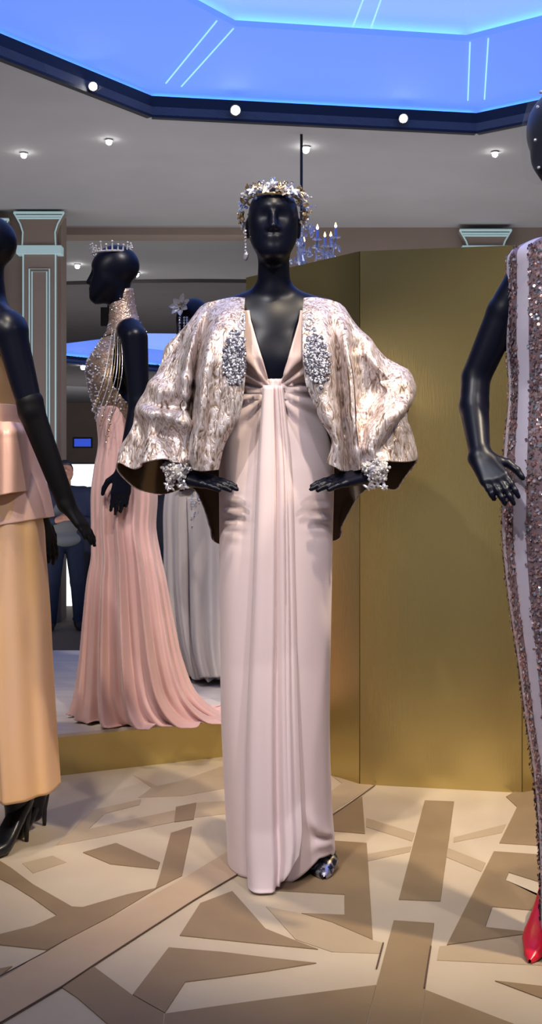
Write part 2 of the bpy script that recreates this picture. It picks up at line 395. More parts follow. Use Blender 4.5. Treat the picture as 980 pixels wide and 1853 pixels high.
MID = [  # shadow bands and softer projected tones, painted as mid-tone pieces
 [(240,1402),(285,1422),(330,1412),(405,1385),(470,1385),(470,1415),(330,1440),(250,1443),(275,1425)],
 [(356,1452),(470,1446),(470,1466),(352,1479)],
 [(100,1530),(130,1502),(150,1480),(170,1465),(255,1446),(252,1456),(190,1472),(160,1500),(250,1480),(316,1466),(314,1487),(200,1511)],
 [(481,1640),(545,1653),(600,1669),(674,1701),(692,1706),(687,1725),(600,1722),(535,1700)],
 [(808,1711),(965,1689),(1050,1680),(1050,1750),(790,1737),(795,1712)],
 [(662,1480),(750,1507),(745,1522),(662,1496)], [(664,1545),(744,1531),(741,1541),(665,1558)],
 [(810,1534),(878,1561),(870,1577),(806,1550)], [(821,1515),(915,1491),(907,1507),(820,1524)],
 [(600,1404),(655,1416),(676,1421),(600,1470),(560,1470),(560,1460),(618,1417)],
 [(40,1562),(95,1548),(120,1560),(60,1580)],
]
PL = [[(-60,1805),(0,1772),(80,1722),(205,1657),(330,1590),(420,1535),(470,1505),(560,1480),(450,1570),(350,1628),(180,1738),(110,1785),(0,1851),(-60,1890)]]
def light_pattern(polys, m, z):
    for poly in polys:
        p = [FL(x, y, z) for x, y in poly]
        b = MB(); b.prism([(q.x, q.y) for q in p], -.004, z); b.build('floor_light_pattern', m, floor)
light_pattern(MID, 'mid', .0015); light_pattern(BR, 'brown', .0025)
for poly in PL:
    p = [FL(x, y, .004) for x, y in poly]; b = MB(); b.prism([(q.x, q.y) for q in p], -.004, .004); b.build('floor_plank', 'plank', floor)
b = MB()
for pts in ([(0,1851),(110,1786),(180,1739),(350,1629),(440,1576)], [(600,1476),(640,1448),(678,1421)], [(-30,1782),(80,1724),(120,1700)], [(693,1706),(681,1752)], [(779,1712),(767,1788)]):
    b.tube([FL(x, y, .0040) for x, y in pts], .0017, 6)
b.build('floor_joint', 'joint', floor)
mb = MB(); mb.prism([(-20, 5.9), (14, 5.9), (14, 42), (-20, 42)], -.5, -.4)  # mirror reflection of the room, built as a deeper gallery
struct(mb.build('floor_mirrored_room', 'carpet'))
# ceiling with two octagonal openings
def octagon(c, v0, s=1.0):
    c = Vector(c); r = Vector(v0) - c
    return [c + Matrix.Rotation(-k * PI / 4, 2) @ r * s for k in range(8)]
D1C = (.83, 5.45); D1V = (-.89, 8.27)
D2C = (-1.0, 24.3); D2V = (-4.9, 25.6)
O1 = octagon(D1C, D1V); O2 = octagon(D2C, D2V)
def plate_with_holes(name, outer, holes, z, m, thick=.06):
    bm = bmesh.new(); es = []
    for loop in [outer] + holes:
        vs = [bm.verts.new((p[0], p[1], z)) for p in loop]
        es += [bm.edges.new((vs[i], vs[(i + 1) % len(vs)])) for i in range(len(vs))]
    bmesh.ops.triangle_fill(bm, use_beauty=True, use_dissolve=False, edges=es)
    ret = bmesh.ops.extrude_face_region(bm, geom=bm.faces[:])
    for v in [g for g in ret['geom'] if isinstance(g, bmesh.types.BMVert)]: v.co.z += thick
    bmesh.ops.recalc_face_normals(bm, faces=bm.faces)
    me = bpy.data.meshes.new(name); bm.to_mesh(me); bm.free(); me.materials.append(M[m])
    o = bpy.data.objects.new(name, me); COL.objects.link(o); return o
ceiling = struct(plate_with_holes('ceiling', [(-20, -2), (14, -2), (14, 42), (-20, 42)], [O1, O2], CZ, 'ceiling'))
circ = [(D2C[0] + 9.2 * math.cos(2 * PI * k / 64), D2C[1] + 9.2 * math.sin(2 * PI * k / 64)) for k in range(64)]
so = plate_with_holes('ceiling_dark_ring', circ, [O2], CZ - .05, 'dark_ring', .049); struct(so)  # darker grey ring of ceiling around the second dome

def dome(name, c, O, zr, s, zin, ztop, rim2=False):
    c3 = Vector((c[0], c[1], 0)); root = thing(name, 'x', 'x', (c[0], c[1], CZ)); del root['label']; del root['category']; root['kind'] = 'structure'
    I = [Vector(c) + (v - Vector(c)) * s for v in O]
    for i in range(8):
        a, b_ = O[i], O[(i + 1) % 8]; ia, ib = I[i], I[(i + 1) % 8]; out = ((a + b_) / 2 - Vector(c)).normalized() * .05
        q = MB(); q.add([(a.x, a.y, CZ - .02), (b_.x, b_.y, CZ - .02), (b_.x, b_.y, zr), (a.x, a.y, zr),
                         (a.x + out.x, a.y + out.y, CZ - .02), (b_.x + out.x, b_.y + out.y, CZ - .02), (b_.x + out.x, b_.y + out.y, zr), (a.x + out.x, a.y + out.y, zr)],
                        [(0, 1, 2, 3), (4, 7, 6, 5), (0, 4, 5, 1), (3, 2, 6, 7), (0, 3, 7, 4), (1, 5, 6, 2)])
        q.build('band', 'band', root)
        oa = (a - Vector(c)).normalized() * .16; ob = (b_ - Vector(c)).normalized() * .16
        q = MB(); q.add([(a.x + oa.x, a.y + oa.y, zr + .03), (b_.x + ob.x, b_.y + ob.y, zr + .03), (ib.x, ib.y, zin), (ia.x, ia.y, zin),
                         (a.x + oa.x, a.y + oa.y, zr + .06), (b_.x + ob.x, b_.y + ob.y, zr + .06), (ib.x, ib.y, zin + .04), (ia.x, ia.y, zin + .04)],
                        [(0, 1, 2, 3), (7, 6, 5, 4), (0, 4, 5, 1), (1, 5, 6, 2), (2, 6, 7, 3), (3, 7, 4, 0)])
        q.build('soffit_panel', 'ring', root)
        q = MB(); q.add([(ia.x + oa.x, ia.y + oa.y, zin + .07), (ib.x + ob.x, ib.y + ob.y, zin + .07), (c[0], c[1], ztop), (ia.x + oa.x, ia.y + oa.y, zin + .11), (ib.x + ob.x, ib.y + ob.y, zin + .11), (c[0], c[1], ztop + .04)],
                        [(0, 1, 2), (5, 4, 3), (0, 3, 4, 1), (1, 4, 5, 2), (2, 5, 3, 0)])
        q.build('crown_panel', 'inner', root)
        inn = out * 1.7
        q = MB(); q.tube([(a.x + inn.x, a.y + inn.y, zr + .006), (b_.x + inn.x, b_.y + inn.y, zr + .006)], .007, 6); q.build('cove_light', 'led', root)
        q = MB(); q.tube([(ia.x + inn.x, ia.y + inn.y, zin + .047), (ib.x + inn.x, ib.y + inn.y, zin + .047)], .008, 6); q.build('cove_light', 'band' if rim2 else 'led', root)
    return root, I
dome1, I1 = dome('ceiling_dome', D1C, O1, 3.93, .618, 4.01, 4.55)
dome2, I2 = dome('ceiling_dome', D2C, O2, 3.93, .72, 4.10, 4.6, True)  # reflection of the dome, built as a second dome
def face_plane(O, I, i, zo, zi):
    a = Vector((*O[i], zo)); b_ = Vector((*O[(i + 1) % 8], zo)); c_ = Vector((*I[i], zi)); return a, (b_ - a).cross(c_ - a).normalized()
def strip(p, q, pl):
    a = ray_plane(*p, *pl); b_ = ray_plane(*q, *pl); off = Vector((0, 0, -.006)); m_ = MB(); m_.tube([a + off, b_ + off], .0055, 6); m_.build('light_strip', 'led_pale', dome1)
pl_l = face_plane(O1, I1, 7, 3.95, 4.01); pl_f = face_plane(O1, I1, 0, 3.95, 4.01); pl_r = face_plane(O1, I1, 1, 3.95, 4.01)
strip((392,36), (300,149), pl_l); strip((422,50), (328,155), pl_f); strip((850,75), (846,180), pl_f); strip((883,68), (876,178), pl_r)
cp = (Vector((*I1[0], 4.06)), (Vector((*I1[1], 4.06)) - Vector((*I1[0], 4.06))).cross(Vector((D1C[0], D1C[1], 4.55)) - Vector((*I1[0], 4.06))).normalized())
strip((658,-6), (635,54), cp); strip((690,-6), (668,57), cp)

# walls
def slab(name, x0, x1, y0, y1, z0, z1, m='wall', kind='structure'):
    b = MB(); b.box((x0, y0, z0), (x1, y1, z1)); o = b.build(name, m); o['kind'] = kind; return o
slab('wall_left', -12, -2.145, 11.31, 11.6, -.4, CZ)
slab('wall_right', -.05, 9, 12.0, 12.3, -.4, CZ)
slab('wall_header', -2.6, -.05, 12.0, 12.3, 3.71, CZ)
slab('wall_back', -20, 14, 40, 40.3, -.4, CZ)

# gold partition and platform
gp = thing('gold_partition', 'tall folded partition of brushed gold panels behind the central mannequin', 'partition', (.9, 3.9, 0))
ZP = 1.862
cor = [Vector((-.10, 4.37)), Vector((.309, 3.86)), Vector((.853, 3.755)), Vector((1.9, 4.3))]
for a, b_ in zip(cor[:-1], cor[1:]):
    d = (b_ - a).normalized(); n = Vector((-d.y, d.x)) * .05; a2 = a + d * .002; b2 = b_ - d * .002
    q = MB(); q.prism([a2, b2, b2 + n, a2 + n], 0, ZP); q.build('panel', 'gold', gp)
pf = thing('display_platform', 'low platform with pale top and gold front under the pink mannequin', 'platform', (-1, 4.6, 0))
pp = [(-2.4, 3.9), (-1.0, 3.86), (-.12, 4.27), (-.12, 5.9), (-2.4, 5.9)]
q = MB(); q.prism(pp, 0, .138); q.build('gold_fascia', 'gold', pf)
q = MB(); q.prism(pp, .138, .15); q.build('platform_deck', 'platform_top', pf)

# pilasters drawn in pale raised lines
def pilaster(d, x0, x1, label, top=390, full=True, group='pilasters'):
    """x0..x1 shaft edges in pixels at depth d"""
    t = thing('pilaster', label, 'pilaster', P((x0 + x1) / 2, HY + FPX * (HC + .4) / d, d))
    W = x1 - x0; X = lambda x: P(x, HY, d).x; Z = lambda y: P(0, y, d).z
    q = MB(); q.box((X(x0), d - .10, -.4), (X(x1), d, Z(462))); q.build('shaft', 'wall', t)
    oy = top - 390; prof = [(450 + oy, 0), (425 + oy, -.02), (410 + oy, .06), (398 + oy, .17), (top, .25)]
    q = MB()
    L = [(X(x0 - W * f), Z(y)) for y, f in prof]; Rr = [(X(x1 + W * f), Z(y)) for y, f in prof]
    n = len(L); v = [(x, yy, z) for yy in (d - .12, d) for x, z in L + Rr]; f = []
    for i in range(n - 1):
        f += [(i, n + i, n + i + 1, i + 1), (2 * n + i, 2 * n + i + 1, 3 * n + i + 1, 3 * n + i), (i, i + 1, 2 * n + i + 1, 2 * n + i), (n + i, 3 * n + i, 3 * n + i + 1, n + i + 1)]
    f += [(0, 2 * n, 3 * n, n), (n - 1, 2 * n - 1, 4 * n - 1, 3 * n - 1)]
    q.add(v, f); q.build('capital', 'wall', t)
    r = .009 * d / 12
    yf = d - .125
    for s_ in (L, Rr):
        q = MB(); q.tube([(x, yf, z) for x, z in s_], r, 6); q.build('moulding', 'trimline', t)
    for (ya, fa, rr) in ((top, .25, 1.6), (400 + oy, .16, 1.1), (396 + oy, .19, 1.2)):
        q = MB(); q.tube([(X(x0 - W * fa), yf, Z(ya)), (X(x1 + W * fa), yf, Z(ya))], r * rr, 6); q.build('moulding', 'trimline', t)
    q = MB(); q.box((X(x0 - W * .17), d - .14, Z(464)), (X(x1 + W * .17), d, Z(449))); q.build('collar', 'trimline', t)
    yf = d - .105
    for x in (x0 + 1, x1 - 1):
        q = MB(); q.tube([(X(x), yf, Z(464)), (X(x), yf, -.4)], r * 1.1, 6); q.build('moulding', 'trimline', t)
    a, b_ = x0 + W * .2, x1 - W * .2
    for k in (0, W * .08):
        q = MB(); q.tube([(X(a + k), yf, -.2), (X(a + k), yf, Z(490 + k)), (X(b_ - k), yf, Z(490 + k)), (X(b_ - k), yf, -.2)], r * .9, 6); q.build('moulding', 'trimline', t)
pilaster(11.3, 45, 105, 'pilaster with pale outlines and flared capital left of the pink gown mannequin')
pilaster(11.3, -55, 6, 'pilaster with pale outlines cut by the left picture edge', 402)
pilaster(11.95, 843, 905, 'pilaster whose pale flared capital shows above the gold partition', 421)

# spotlights
def spotlight(px, py, d, label, r_px, z=None, group=None):
    c = P(px, py, d); t = thing('spotlight', label, 'spotlight', c, group)
    r = r_px * d / FPX
    q = MB(); q.tube([c + Vector((0, .06, .02)), c + Vector((0, 0, 0)), c + Vector((0, -.02, -.008))], [r * 1.1, r * 1.25, r * 1.25], 16, False); q.build('housing', 'black', t)
    q = MB(); q.tube([c + Vector((0, -.012, -.005)), c + Vector((0, -.022, -.009))], r, 16); q.build('lens', 'lens', t)
def on_band(px, i):
    a, b_ = O1[i], O1[(i + 1) % 8]; k = (px - CX) / FPX; d = b_ - a; s_ = (k * a.y - a.x) / (d.x - k * d.y); return a.y + d.y * s_
spotlight(169, 156, on_band(169, 7) - .04, 'leftmost bright spotlight on the dark rim of the blue dome', 7)
spotlight(426, 199, on_band(426, 0) - .04, 'bright spotlight on the dark dome rim above the crowned head', 8)
spotlight(729, 214, on_band(729, 0) - .04, 'rightmost bright spotlight on the dark rim of the blue dome', 7)
def downlight(px, py, label, r_px, zc=CZ, group=None):
    d = FPX * (zc - HC) / (HY - py); c = P(px, py, d); t = thing('downlight', label, 'downlight', c, group); r = r_px * d / FPX * 1.05
    q = MB(); q.lathe(c, [(r * 1.3, .002), (r * 1.35, -.012), (r * 1.05, -.014), (r, 0)], 20); q.build('bezel', 'ceiling', t)
    q = MB(); q.lathe(c, [(.0001, -2.0 * r), (r * .5, -1.87 * r), (r * .87, -1.5 * r), (r, -r), (r * .87, -.5 * r), (r * .6, 0)], 16); q.build('lens', 'lens', t, True)
downlight(43, 276, 'leftmost small downlight in the grey ceiling', 5)
downlight(197, 252, 'small ceiling downlight above the tiara mannequin', 5)
downlight(553, 265, 'small ceiling downlight beside the chandelier rod', 6)
downlight(895, 274, 'small ceiling downlight near the right head', 5)
downlight(140, 478, 'far downlight left of the tiara mannequin head', 4)
downlight(247, 493, 'far downlight just behind the tiara mannequin nape', 4)
downlight(150, 661, 'far downlight below the rim of the distant blue dome', 4, CZ - .05)

# chandelier
ch_d = 8.75; cc = P(545, 455, ch_d)
ch = thing('chandelier', 'crystal chandelier with lit candles hanging behind the crowned head', 'chandelier', (cc.x, cc.y, P(545, 500, ch_d).z))
q = MB(); q.tube([(cc.x, cc.y, CZ), (cc.x, cc.y, P(0, 400, ch_d).z)], .011, 8); q.build('rod', 'black', ch)
q = MB(); q.lathe((cc.x, cc.y, P(0, 498, ch_d).z), [(.001, 0), (.06, .02), (.03, .06), (.05, .1), (.02, .16), (.035, .22), (.015, .3), (.02, .42)], 12); q.build('stem', 'crystal', ch)
for k in range(10):
    a = 2 * PI * k / 10 + .2; rr = .29 if k % 2 else .24; top = P(0, 436 if k % 2 else 444, ch_d).z; ct = Vector((cc.x, cc.y, P(0, 480, ch_d).z)); dr = Vector((math.cos(a), math.sin(a), 0))
    q = MB(); q.tube([ct, ct + dr * rr * .5 + Vector((0, 0, -.05)), ct + dr * rr * .9 + Vector((0, 0, 0)), Vector((cc.x, cc.y, top)) + dr * rr], .009, 6); arm = q.build('arm', 'crystal', ch, True)
    e = Vector((cc.x, cc.y, top)) + dr * rr
    q = MB(); q.lathe(e, [(.001, -.01), (.04, 0), (.042, .008), (.012, .012)], 10); q.build('drip_pan', 'crystal', arm)
    q = MB(); q.tube([e, e + Vector((0, 0, .075))], .012, 8); q.build('candle', 'candle', arm)
    q = MB(); q.lathe(e + Vector((0, 0, .075)), [(.001, 0), (.011, .012), (.008, .026), (.001, .045)], 8); q.build('flame', 'flame', arm, True)
    for j in range(3):
        q = MB(); pz = e + dr * (.03 * (j - 1)) + Vector((0, 0, -.05 - .02 * j)); q.bead(pz, .014, (1, 1, 2.2)); q.build('crystal_drop', 'crystal', arm)
for k in range(26):
    a = random.random() * 6.28; rr = random.uniform(.06, .16); q = MB(); q.bead((cc.x + rr * math.cos(a), cc.y + rr * math.sin(a), P(0, random.uniform(404, 480), ch_d).z), .016, (1, 1, 2.0)); q.build('crystal_drop', 'crystal', ch)

# reflected room built as a far gallery: lit panel, screen, loudspeaker
t = thing('lit_panel', 'bright white backlit panel standing behind the visitors', 'panel', P(150, 1100, 12.7))
q = MB(); a = P(88, 1101, 12.7); b_ = P(205, 840, 12.7); q.box((a.x, 12.7, a.z), (b_.x, 12.74, b_.z)); q.build('diffuser', 'screen', t)
q = MB(); q.box((a.x - .02, 12.74, -.4), (b_.x + .02, 12.82, b_.z + .02)); q.build('back_frame', 'black', t)
t = thing('wall_screen', 'small blue screen glowing far away above the visitors', 'screen', P(150, 808, 39.95))
q = MB(); a = P(134, 808, 39.9); b_ = P(164, 794, 39.9); q.box((a.x, 39.92, a.z), (b_.x, 39.94, b_.z)); q.build('display', 'bluescreen', t)
q = MB(); q.box((a.x - .05, 39.94, a.z - .05), (b_.x + .05, 40.0, b_.z + .05)); q.build('frame', 'black', t)
t = thing('loudspeaker', 'black loudspeaker hanging below the chin of the tiara mannequin', 'loudspeaker', P(193, 557, 14.0))
q = MB(); a = P(183, 591, 14); b_ = P(207, 557, 14); q.box((a.x, 13.95, a.z), (b_.x, 14.12, b_.z)); q.build('cabinet', 'black', t)
q = MB(); q.tube([((a.x + b_.x) / 2, 14.03, b_.z), ((a.x + b_.x) / 2, 14.03, CZ)], .012, 8); q.build('hanger', 'black', t)

# ------------------------------------------------------------------ central mannequin
D0 = 3.05
def Q(px, py, dy=0.0): return P(px, py, D0 + dy)
mq = thing('mannequin', 'black mannequin in blush gown and silver brocade jacket, hands on hips', 'mannequin', (.01, D0, 0))
pr, HL = head(Q(494, 400, 0), 0, 0, .98)
pr += [rc(Q(495, 470, .015), Q(495, 545, .035), .043, .047, .03), rc(Q(495, 535, .04), Q(415, 568, .035), .04, .04, .03), rc(Q(495, 535, .04), Q(578, 568, .035), .04, .04, .03),
       rc(Q(408, 578, .03), Q(585, 578, .03), .05, .05, .03), el(Q(496, 630, .03), (.125, .082, .12), .04), el(Q(458, 665, -.02), (.05, .04, .05), .06), el(Q(534, 665, -.02), (.05, .04, .05), .06),
       el(Q(496, 740, .03), (.098, .072, .13), .05), el(Q(496, 870, .03), (.132, .088, .13), .06),
       rc(Q(455, 900, .03), Q(450, 1200, .02), .078, .05, .04), rc(Q(450, 1200, .02), Q(440, 1540, .03), .048, .03, .03),
       rc(Q(540, 900, .03), Q(548, 1200, .02), .078, .05, .04), rc(Q(548, 1200, .02), Q(575, 1540, .0), .048, .03, .03)]
for sh, elb, wr, tip, ts in ((Q(392, 584, .03), Q(272, 745, .05), Q(325, 862, -.105), Q(432, 882, -.165), -1), (Q(600, 584, .03), Q(716, 735, .05), Q(664, 860, -.105), Q(568, 880, -.165), 1)):
    pr += [rc(sh, elb, .046, .035, .03), rc(elb, wr, .035, .024, .01)] + hand(wr, tip - wr, (0, -.35, 1), ts, .98, .09, .03)
sdf_mesh('body', pr, 'mannequin', mq, .0042)
# gown
gl = interp([690, 760, 800, 850, 985, 1100, 1300, 1450, 1530, 1562, 1575], [432, 415, 402, 396, 397, 398, 400, 407, 411, 412, 413], np.linspace(690, 1572, 150))
gr = interp([690, 760, 800, 850, 985, 1100, 1300, 1450, 1530, 1562, 1575], [566, 583, 597, 604, 601, 599, 596, 600, 605, 606, 606], np.linspace(690, 1572, 150))
gy = np.linspace(690, 1572, 150); NU = 260
th = np.linspace(0, 2 * PI, NU, endpoint=False)
KX, KZ = Q(493, 706, -.1).x, Q(493, 706, -.1).z
G = np.zeros((150, NU, 3))
for j, (y, a, b_) in enumerate(zip(gy, gl, gr)):
    s_ = D0 / FPX; cxm = ((a + b_) / 2 - CX) * s_; hw = (b_ - a) / 2 * s_; z = HC - (y - HY) * s_
    dep = np.interp(y, [690, 740, 850, 1000, 1200, 1572], [.105, .112, .125, .13, .125, .15])
    x = cxm + hw * np.sign(np.sin(th)) * np.abs(np.sin(th)) ** .8; yy = D0 + .03 - dep * np.sign(np.cos(th)) * np.abs(np.cos(th)) ** .75
    front = np.clip(np.cos(th) * 2, 0, 1)
    dx = x - KX; dz = z - KZ; r = np.hypot(dx, dz); ang = np.arctan2(dz, np.abs(dx))
    fold = np.sin(ang * 15 + np.sign(dx) * .7) * .008 * np.exp(-((r - .07) / .085) ** 2)
    low = np.clip((y - 1000) / 550, 0, 1)
    vert = (np.sin(th * 7 + .5) * .004 + np.sin(th * 3 + 1.0) * .006) * low + np.sin(th * 5) * .003
    hipw = .006 * np.exp(-((z - .97) / .05) ** 2) * np.sin(z * 190 + th * 2) * np.exp(-((np.abs(th - PI) - 2.25) / .35) ** 2)
    gpx = CX + x / np.maximum(yy, .1) * FPX; gpy = HY - (z - HC) / np.maximum(yy, .1) * FPX; knee = np.zeros_like(x)
    for am_, wd_, pl_ in ((.016, 9, [(560,1450),(566,1482),(580,1504),(606,1520)]), (-.014, 7, [(556,1490),(574,1516),(592,1526),(610,1530)]), (.010, 12, [(560,1545),(585,1548),(604,1546)])):
        pl2 = interp(np.arange(len(pl_)), np.array(pl_, float), np.linspace(0, len(pl_) - 1, 40)); rmp = np.clip(np.linspace(0, 2.2, 40), 0, 1)
        knee = knee + am_ * np.max([q_ * np.exp(-((gpx - a_) ** 2 + (gpy - c_) ** 2) / (2 * wd_ ** 2)) for q_, (a_, c_) in zip(rmp, pl2)], 0) * front
    yy = yy - (fold * front + vert + hipw + knee)
    hemlift = np.where(front > 0, 0, 0) + (.010 + .05 * np.clip(np.sin(th) * 2.0 - .2, 0, 1) * front) * np.clip((y - 1490) / 82, 0, 1)
    G[j, :, 0] = x; G[j, :, 1] = yy; G[j, :, 2] = z + hemlift
gown = grid('gown_skirt', G, 'crepe', mq, True, .003)
# pleated central drape
rows = np.linspace(0, 1, 120); cols = np.linspace(0, 1, 90)
ys = 698 + rows * (1612 - 698)
xl = interp([698, 850, 1100, 1300, 1500, 1612], [476, 466, 457, 448, 445, 449], ys); xr = interp([698, 850, 1100, 1300, 1500, 1560, 1612], [511, 526, 534, 538, 544, 546, 540], ys)
kx = [0, .06, .12, .42, .50, .54, .58, .66, .74, .78, .82, .88, .93, 1.0]; kd = [.0, .012, .016, .017, .015, .001, .003, .014, .012, .002, .010, .003, .007, -.002]
prof = interp(kx, kd, cols); prof2 = interp([0, .05, .12, .44, .50, .56, .62, .72, .82, .90, 1.0], [.0, .012, .02, .022, .018, .003, .004, .016, .014, .004, -.004], cols)
Gd = np.zeros((120, 90, 3))
for j, y in enumerate(ys):
    t_ = rows[j]; dep = np.interp(y, [690, 740, 850, 1000, 1200, 1500, 1612], [.118, .124, .132, .136, .135, .17, .215])
    amp = .75 + .9 * t_; pf_ = (prof * (1 - t_) + prof2 * t_) * amp
    px_ = xl[j] + (xr[j] - xl[j]) * cols
    s_ = (D0 - .1) / FPX; d_ = D0 + .03 - dep
    yb = y + 0 * cols
    if True:
        cut = np.where(cols < .52, 1612, np.where(cols < .62, 1603, 1596 - (cols - .62) * 110)); yb = 698 + (cut - 698) * t_
    Gd[j, :, 0] = (px_ - CX) * d_ / FPX; Gd[j, :, 1] = d_ - pf_; Gd[j, :, 2] = np.maximum(HC - (yb - HY) * d_ / FPX, .008)
grid('gown_drape', Gd, 'crepe', gown, False, .003)
# bodice with deep V
rows = np.linspace(0, 1, 60); nb = 150; Gb = np.zeros((60, nb, 3))
for j, t_ in enumerate(rows):
    y = 706 - t_ * (706 - 560); z = Q(0, y, -.05).z
    hw = np.interp(y, [560, 620, 660, 706], [.128, .142, .142, .112]); fd = np.interp(y, [560, 600, 650, 680, 706], [.072, .098, .122, .118, .104]); bd = .10
    gap = np.interp(y, [560, 580, 640, 690, 700, 706], [47, 44, 27, 13, 9, 5]) * (D0 - .1) / FPX
    a0 = math.asin(min(.95, gap / hw)); tt = np.linspace(a0, 2 * PI - a0, nb)
    cxm = Q(497, y, 0).x
    x = cxm - hw * np.sin(tt); front = np.cos(tt) > 0
    yy = D0 + .03 - np.where(front, fd, bd) * np.cos(tt)
    bust = .016 * np.exp(-((np.abs(x - cxm) - .055) / .045) ** 2) * np.exp(-((z - Q(0, 655).z) / .05) ** 2) * front
    dx = x - KX; dz = z - KZ; ang = np.arctan2(dz, np.abs(dx)); r = np.hypot(dx, dz)
    fold = np.sin(ang * 16) * .006 * np.exp(-((r - .06) / .07) ** 2) * front
    Gb[j, :, 0] = x; Gb[j, :, 1] = yy - bust - fold; Gb[j, :, 2] = z
grid('gown_bodice', Gb, 'crepe_in', gown, False, .004)
# jacket as a surface through drawn ribs (px, py, depth offset)
def ribs_surface(ribs, nu, nv):
    K = len(ribs); A = np.zeros((K, nv, 3)); tv = np.linspace(0, 1, nv)
    for i, rb in enumerate(ribs):
        pts = np.array([Q(*p) for p in rb]); A[i] = interp(np.linspace(0, 1, len(rb)), pts, tv)
    out = np.zeros((nv, nu, 3)); uu = np.linspace(0, K - 1, nu)
    for j in range(nv): out[j] = interp(np.arange(K), A[:, j], uu)
    return out
LB = [
 [(443,540,-.00),(441,575,-.085),(442,630,-.15),(443,690,-.165),(432,750,-.165),(408,803,-.16),(395,850,-.15)],
 [(432,539,.0),(425,572,-.09),(422,630,-.16),(420,690,-.18),(410,750,-.185),(391,805,-.18),(378,852,-.175)],
 [(420,539,.0),(405,570,-.085),(398,630,-.155),(392,690,-.165),(384,750,-.165),(372,805,-.165),(364,853,-.16)],
 [(408,541,.0),(390,572,-.07),(374,630,-.155),(366,690,-.18),(360,750,-.19),(353,805,-.185),(350,850,-.18)],
 [(398,543,.0),(375,572,-.03),(360,630,-.04),(351,690,-.045),(347,750,-.045),(345,805,-.05),(343,847,-.05)],
 [(390,545,.0),(364,574,-.03),(345,630,-.11),(337,690,-.14),(334,750,-.145),(334,805,-.14),(337,845,-.135)],
 [(380,547,.0),(348,584,-.02),(325,638,-.06),(314,698,-.09),(310,750,-.11),(308,800,-.14),(310,830,-.17)],
 [(372,550,.01),(335,595,-.01),(305,648,-.05),(288,700,-.09),(278,755,-.12),(274,800,-.14),(276,836,-.15)],
 [(366,554,.015),(328,604,.01),(292,658,-.02),(266,712,-.04),(250,762,-.05),(240,808,-.06),(238,848,-.07)],
 [(362,557,.025),(322,611,.03),(285,664,.02),(255,715,.01),(236,768,.0),(222,806,-.01),(212,838,-.02)],
 [(365,556,.045),(325,610,.08),(290,662,.1),(262,715,.1),(245,775,.09),(233,830,.08),(236,880,.06)],
 [(375,552,.06),(345,600,.12),(320,660,.15),(305,720,.16),(298,780,.15),(295,840,.14),(292,893,.12)],
 [(390,547,.07),(375,590,.14),(362,660,.17),(355,730,.18),(352,800,.17),(352,850,.16),(350,885,.14)],
 [(410,541,.08),(405,585,.15),(395,660,.18),(385,740,.18),(380,830,.17),(376,900,.15),(380,955,.13)],
 [(430,537,.085),(430,585,.15),(425,660,.18),(420,740,.18),(412,830,.17),(402,920,.15),(398,985,.14)]]
CB = [[(495,530,.095),(495,585,.16),(495,660,.18),(495,740,.18),(495,830,.17),(495,920,.17),(495,995,.16)]]
RB = [
 [(549,540,.0),(547,575,-.085),(548,630,-.15),(552,690,-.165),(573,745,-.165),(601,798,-.15),(590,838,-.15)],
 [(560,539,.0),(564,572,-.09),(568,630,-.16),(574,690,-.18),(590,745,-.18),(606,798,-.17),(606,846,-.165)],
 [(572,539,.0),(582,570,-.085),(592,630,-.155),(598,690,-.165),(606,745,-.165),(612,800,-.16),(618,852,-.16)],
 [(584,541,.0),(598,572,-.055),(608,630,-.08),(614,690,-.085),(620,745,-.085),(624,800,-.09),(630,854,-.09)],
 [(594,543,.0),(614,572,-.05),(628,630,-.14),(636,690,-.16),(640,750,-.165),(645,805,-.16),(650,850,-.155)],
 [(602,545,.0),(624,574,-.03),(640,630,-.07),(648,690,-.08),(652,750,-.085),(655,805,-.11),(658,838,-.13)],
 [(608,547,.0),(636,584,-.02),(656,638,-.05),(668,690,-.05),(672,745,-.09),(676,800,-.14),(680,828,-.165)],
 [(614,550,.01),(646,595,-.01),(674,640,-.05),(698,690,-.09),(704,745,-.11),(702,800,-.12),(704,832,-.13)],
 [(619,554,.015),(654,604,.01),(686,645,-.01),(716,682,-.05),(730,735,-.08),(730,790,-.08),(734,836,-.08)],
 [(623,558,.025),(660,612,.03),(692,650,.02),(722,675,.01),(743,712,.0),(745,770,.0),(751,838,-.01)],
 [(620,556,.045),(656,608,.08),(686,655,.1),(712,700,.1),(728,760,.09),(732,830,.08),(726,886,.06)],
 [(610,552,.06),(640,600,.12),(664,660,.15),(680,720,.16),(688,780,.15),(690,840,.14),(690,882,.12)],
 [(600,547,.07),(612,590,.14),(628,660,.17),(638,730,.18),(642,800,.17),(645,850,.16),(655,890,.14)],
 [(582,541,.08),(588,585,.15),(600,660,.18),(610,740,.18),(616,830,.17),(622,900,.15),(620,950,.13)],
 [(562,537,.085),(562,585,.15),(570,660,.18),(580,740,.18),(590,830,.17),(600,920,.15),(606,978,.14)]]
J = ribs_surface(LB + CB + RB[::-1], 620, 170)
nrm = np.cross(np.gradient(J, axis=1), np.gradient(J, axis=0)); nrm /= np.linalg.norm(nrm, axis=2, keepdims=True) + 1e-9
dispj = np.zeros(J.shape[:2])
for j in range(J.shape[0]):
    for i in range(J.shape[1]):
        p = J[j, i]; sl = min(1, max(0, (abs(p[0] - .01) - .20) / .06)); fall = min(1, j / 40)
        v_ = mnoise.noise((p[0] * 9 + 3, p[1] * 5, p[2] * 8)) * .034 * sl + mnoise.noise((p[0] * 22, p[1] * 22, p[2] * 16 + 5)) * .005
        dispj[j, i] = v_ * fall
jx = CX + J[..., 0] / J[..., 1] * FPX; jy = HY - (J[..., 2] - HC) / J[..., 1] * FPX; fr_ = J[..., 1] < D0 + .02
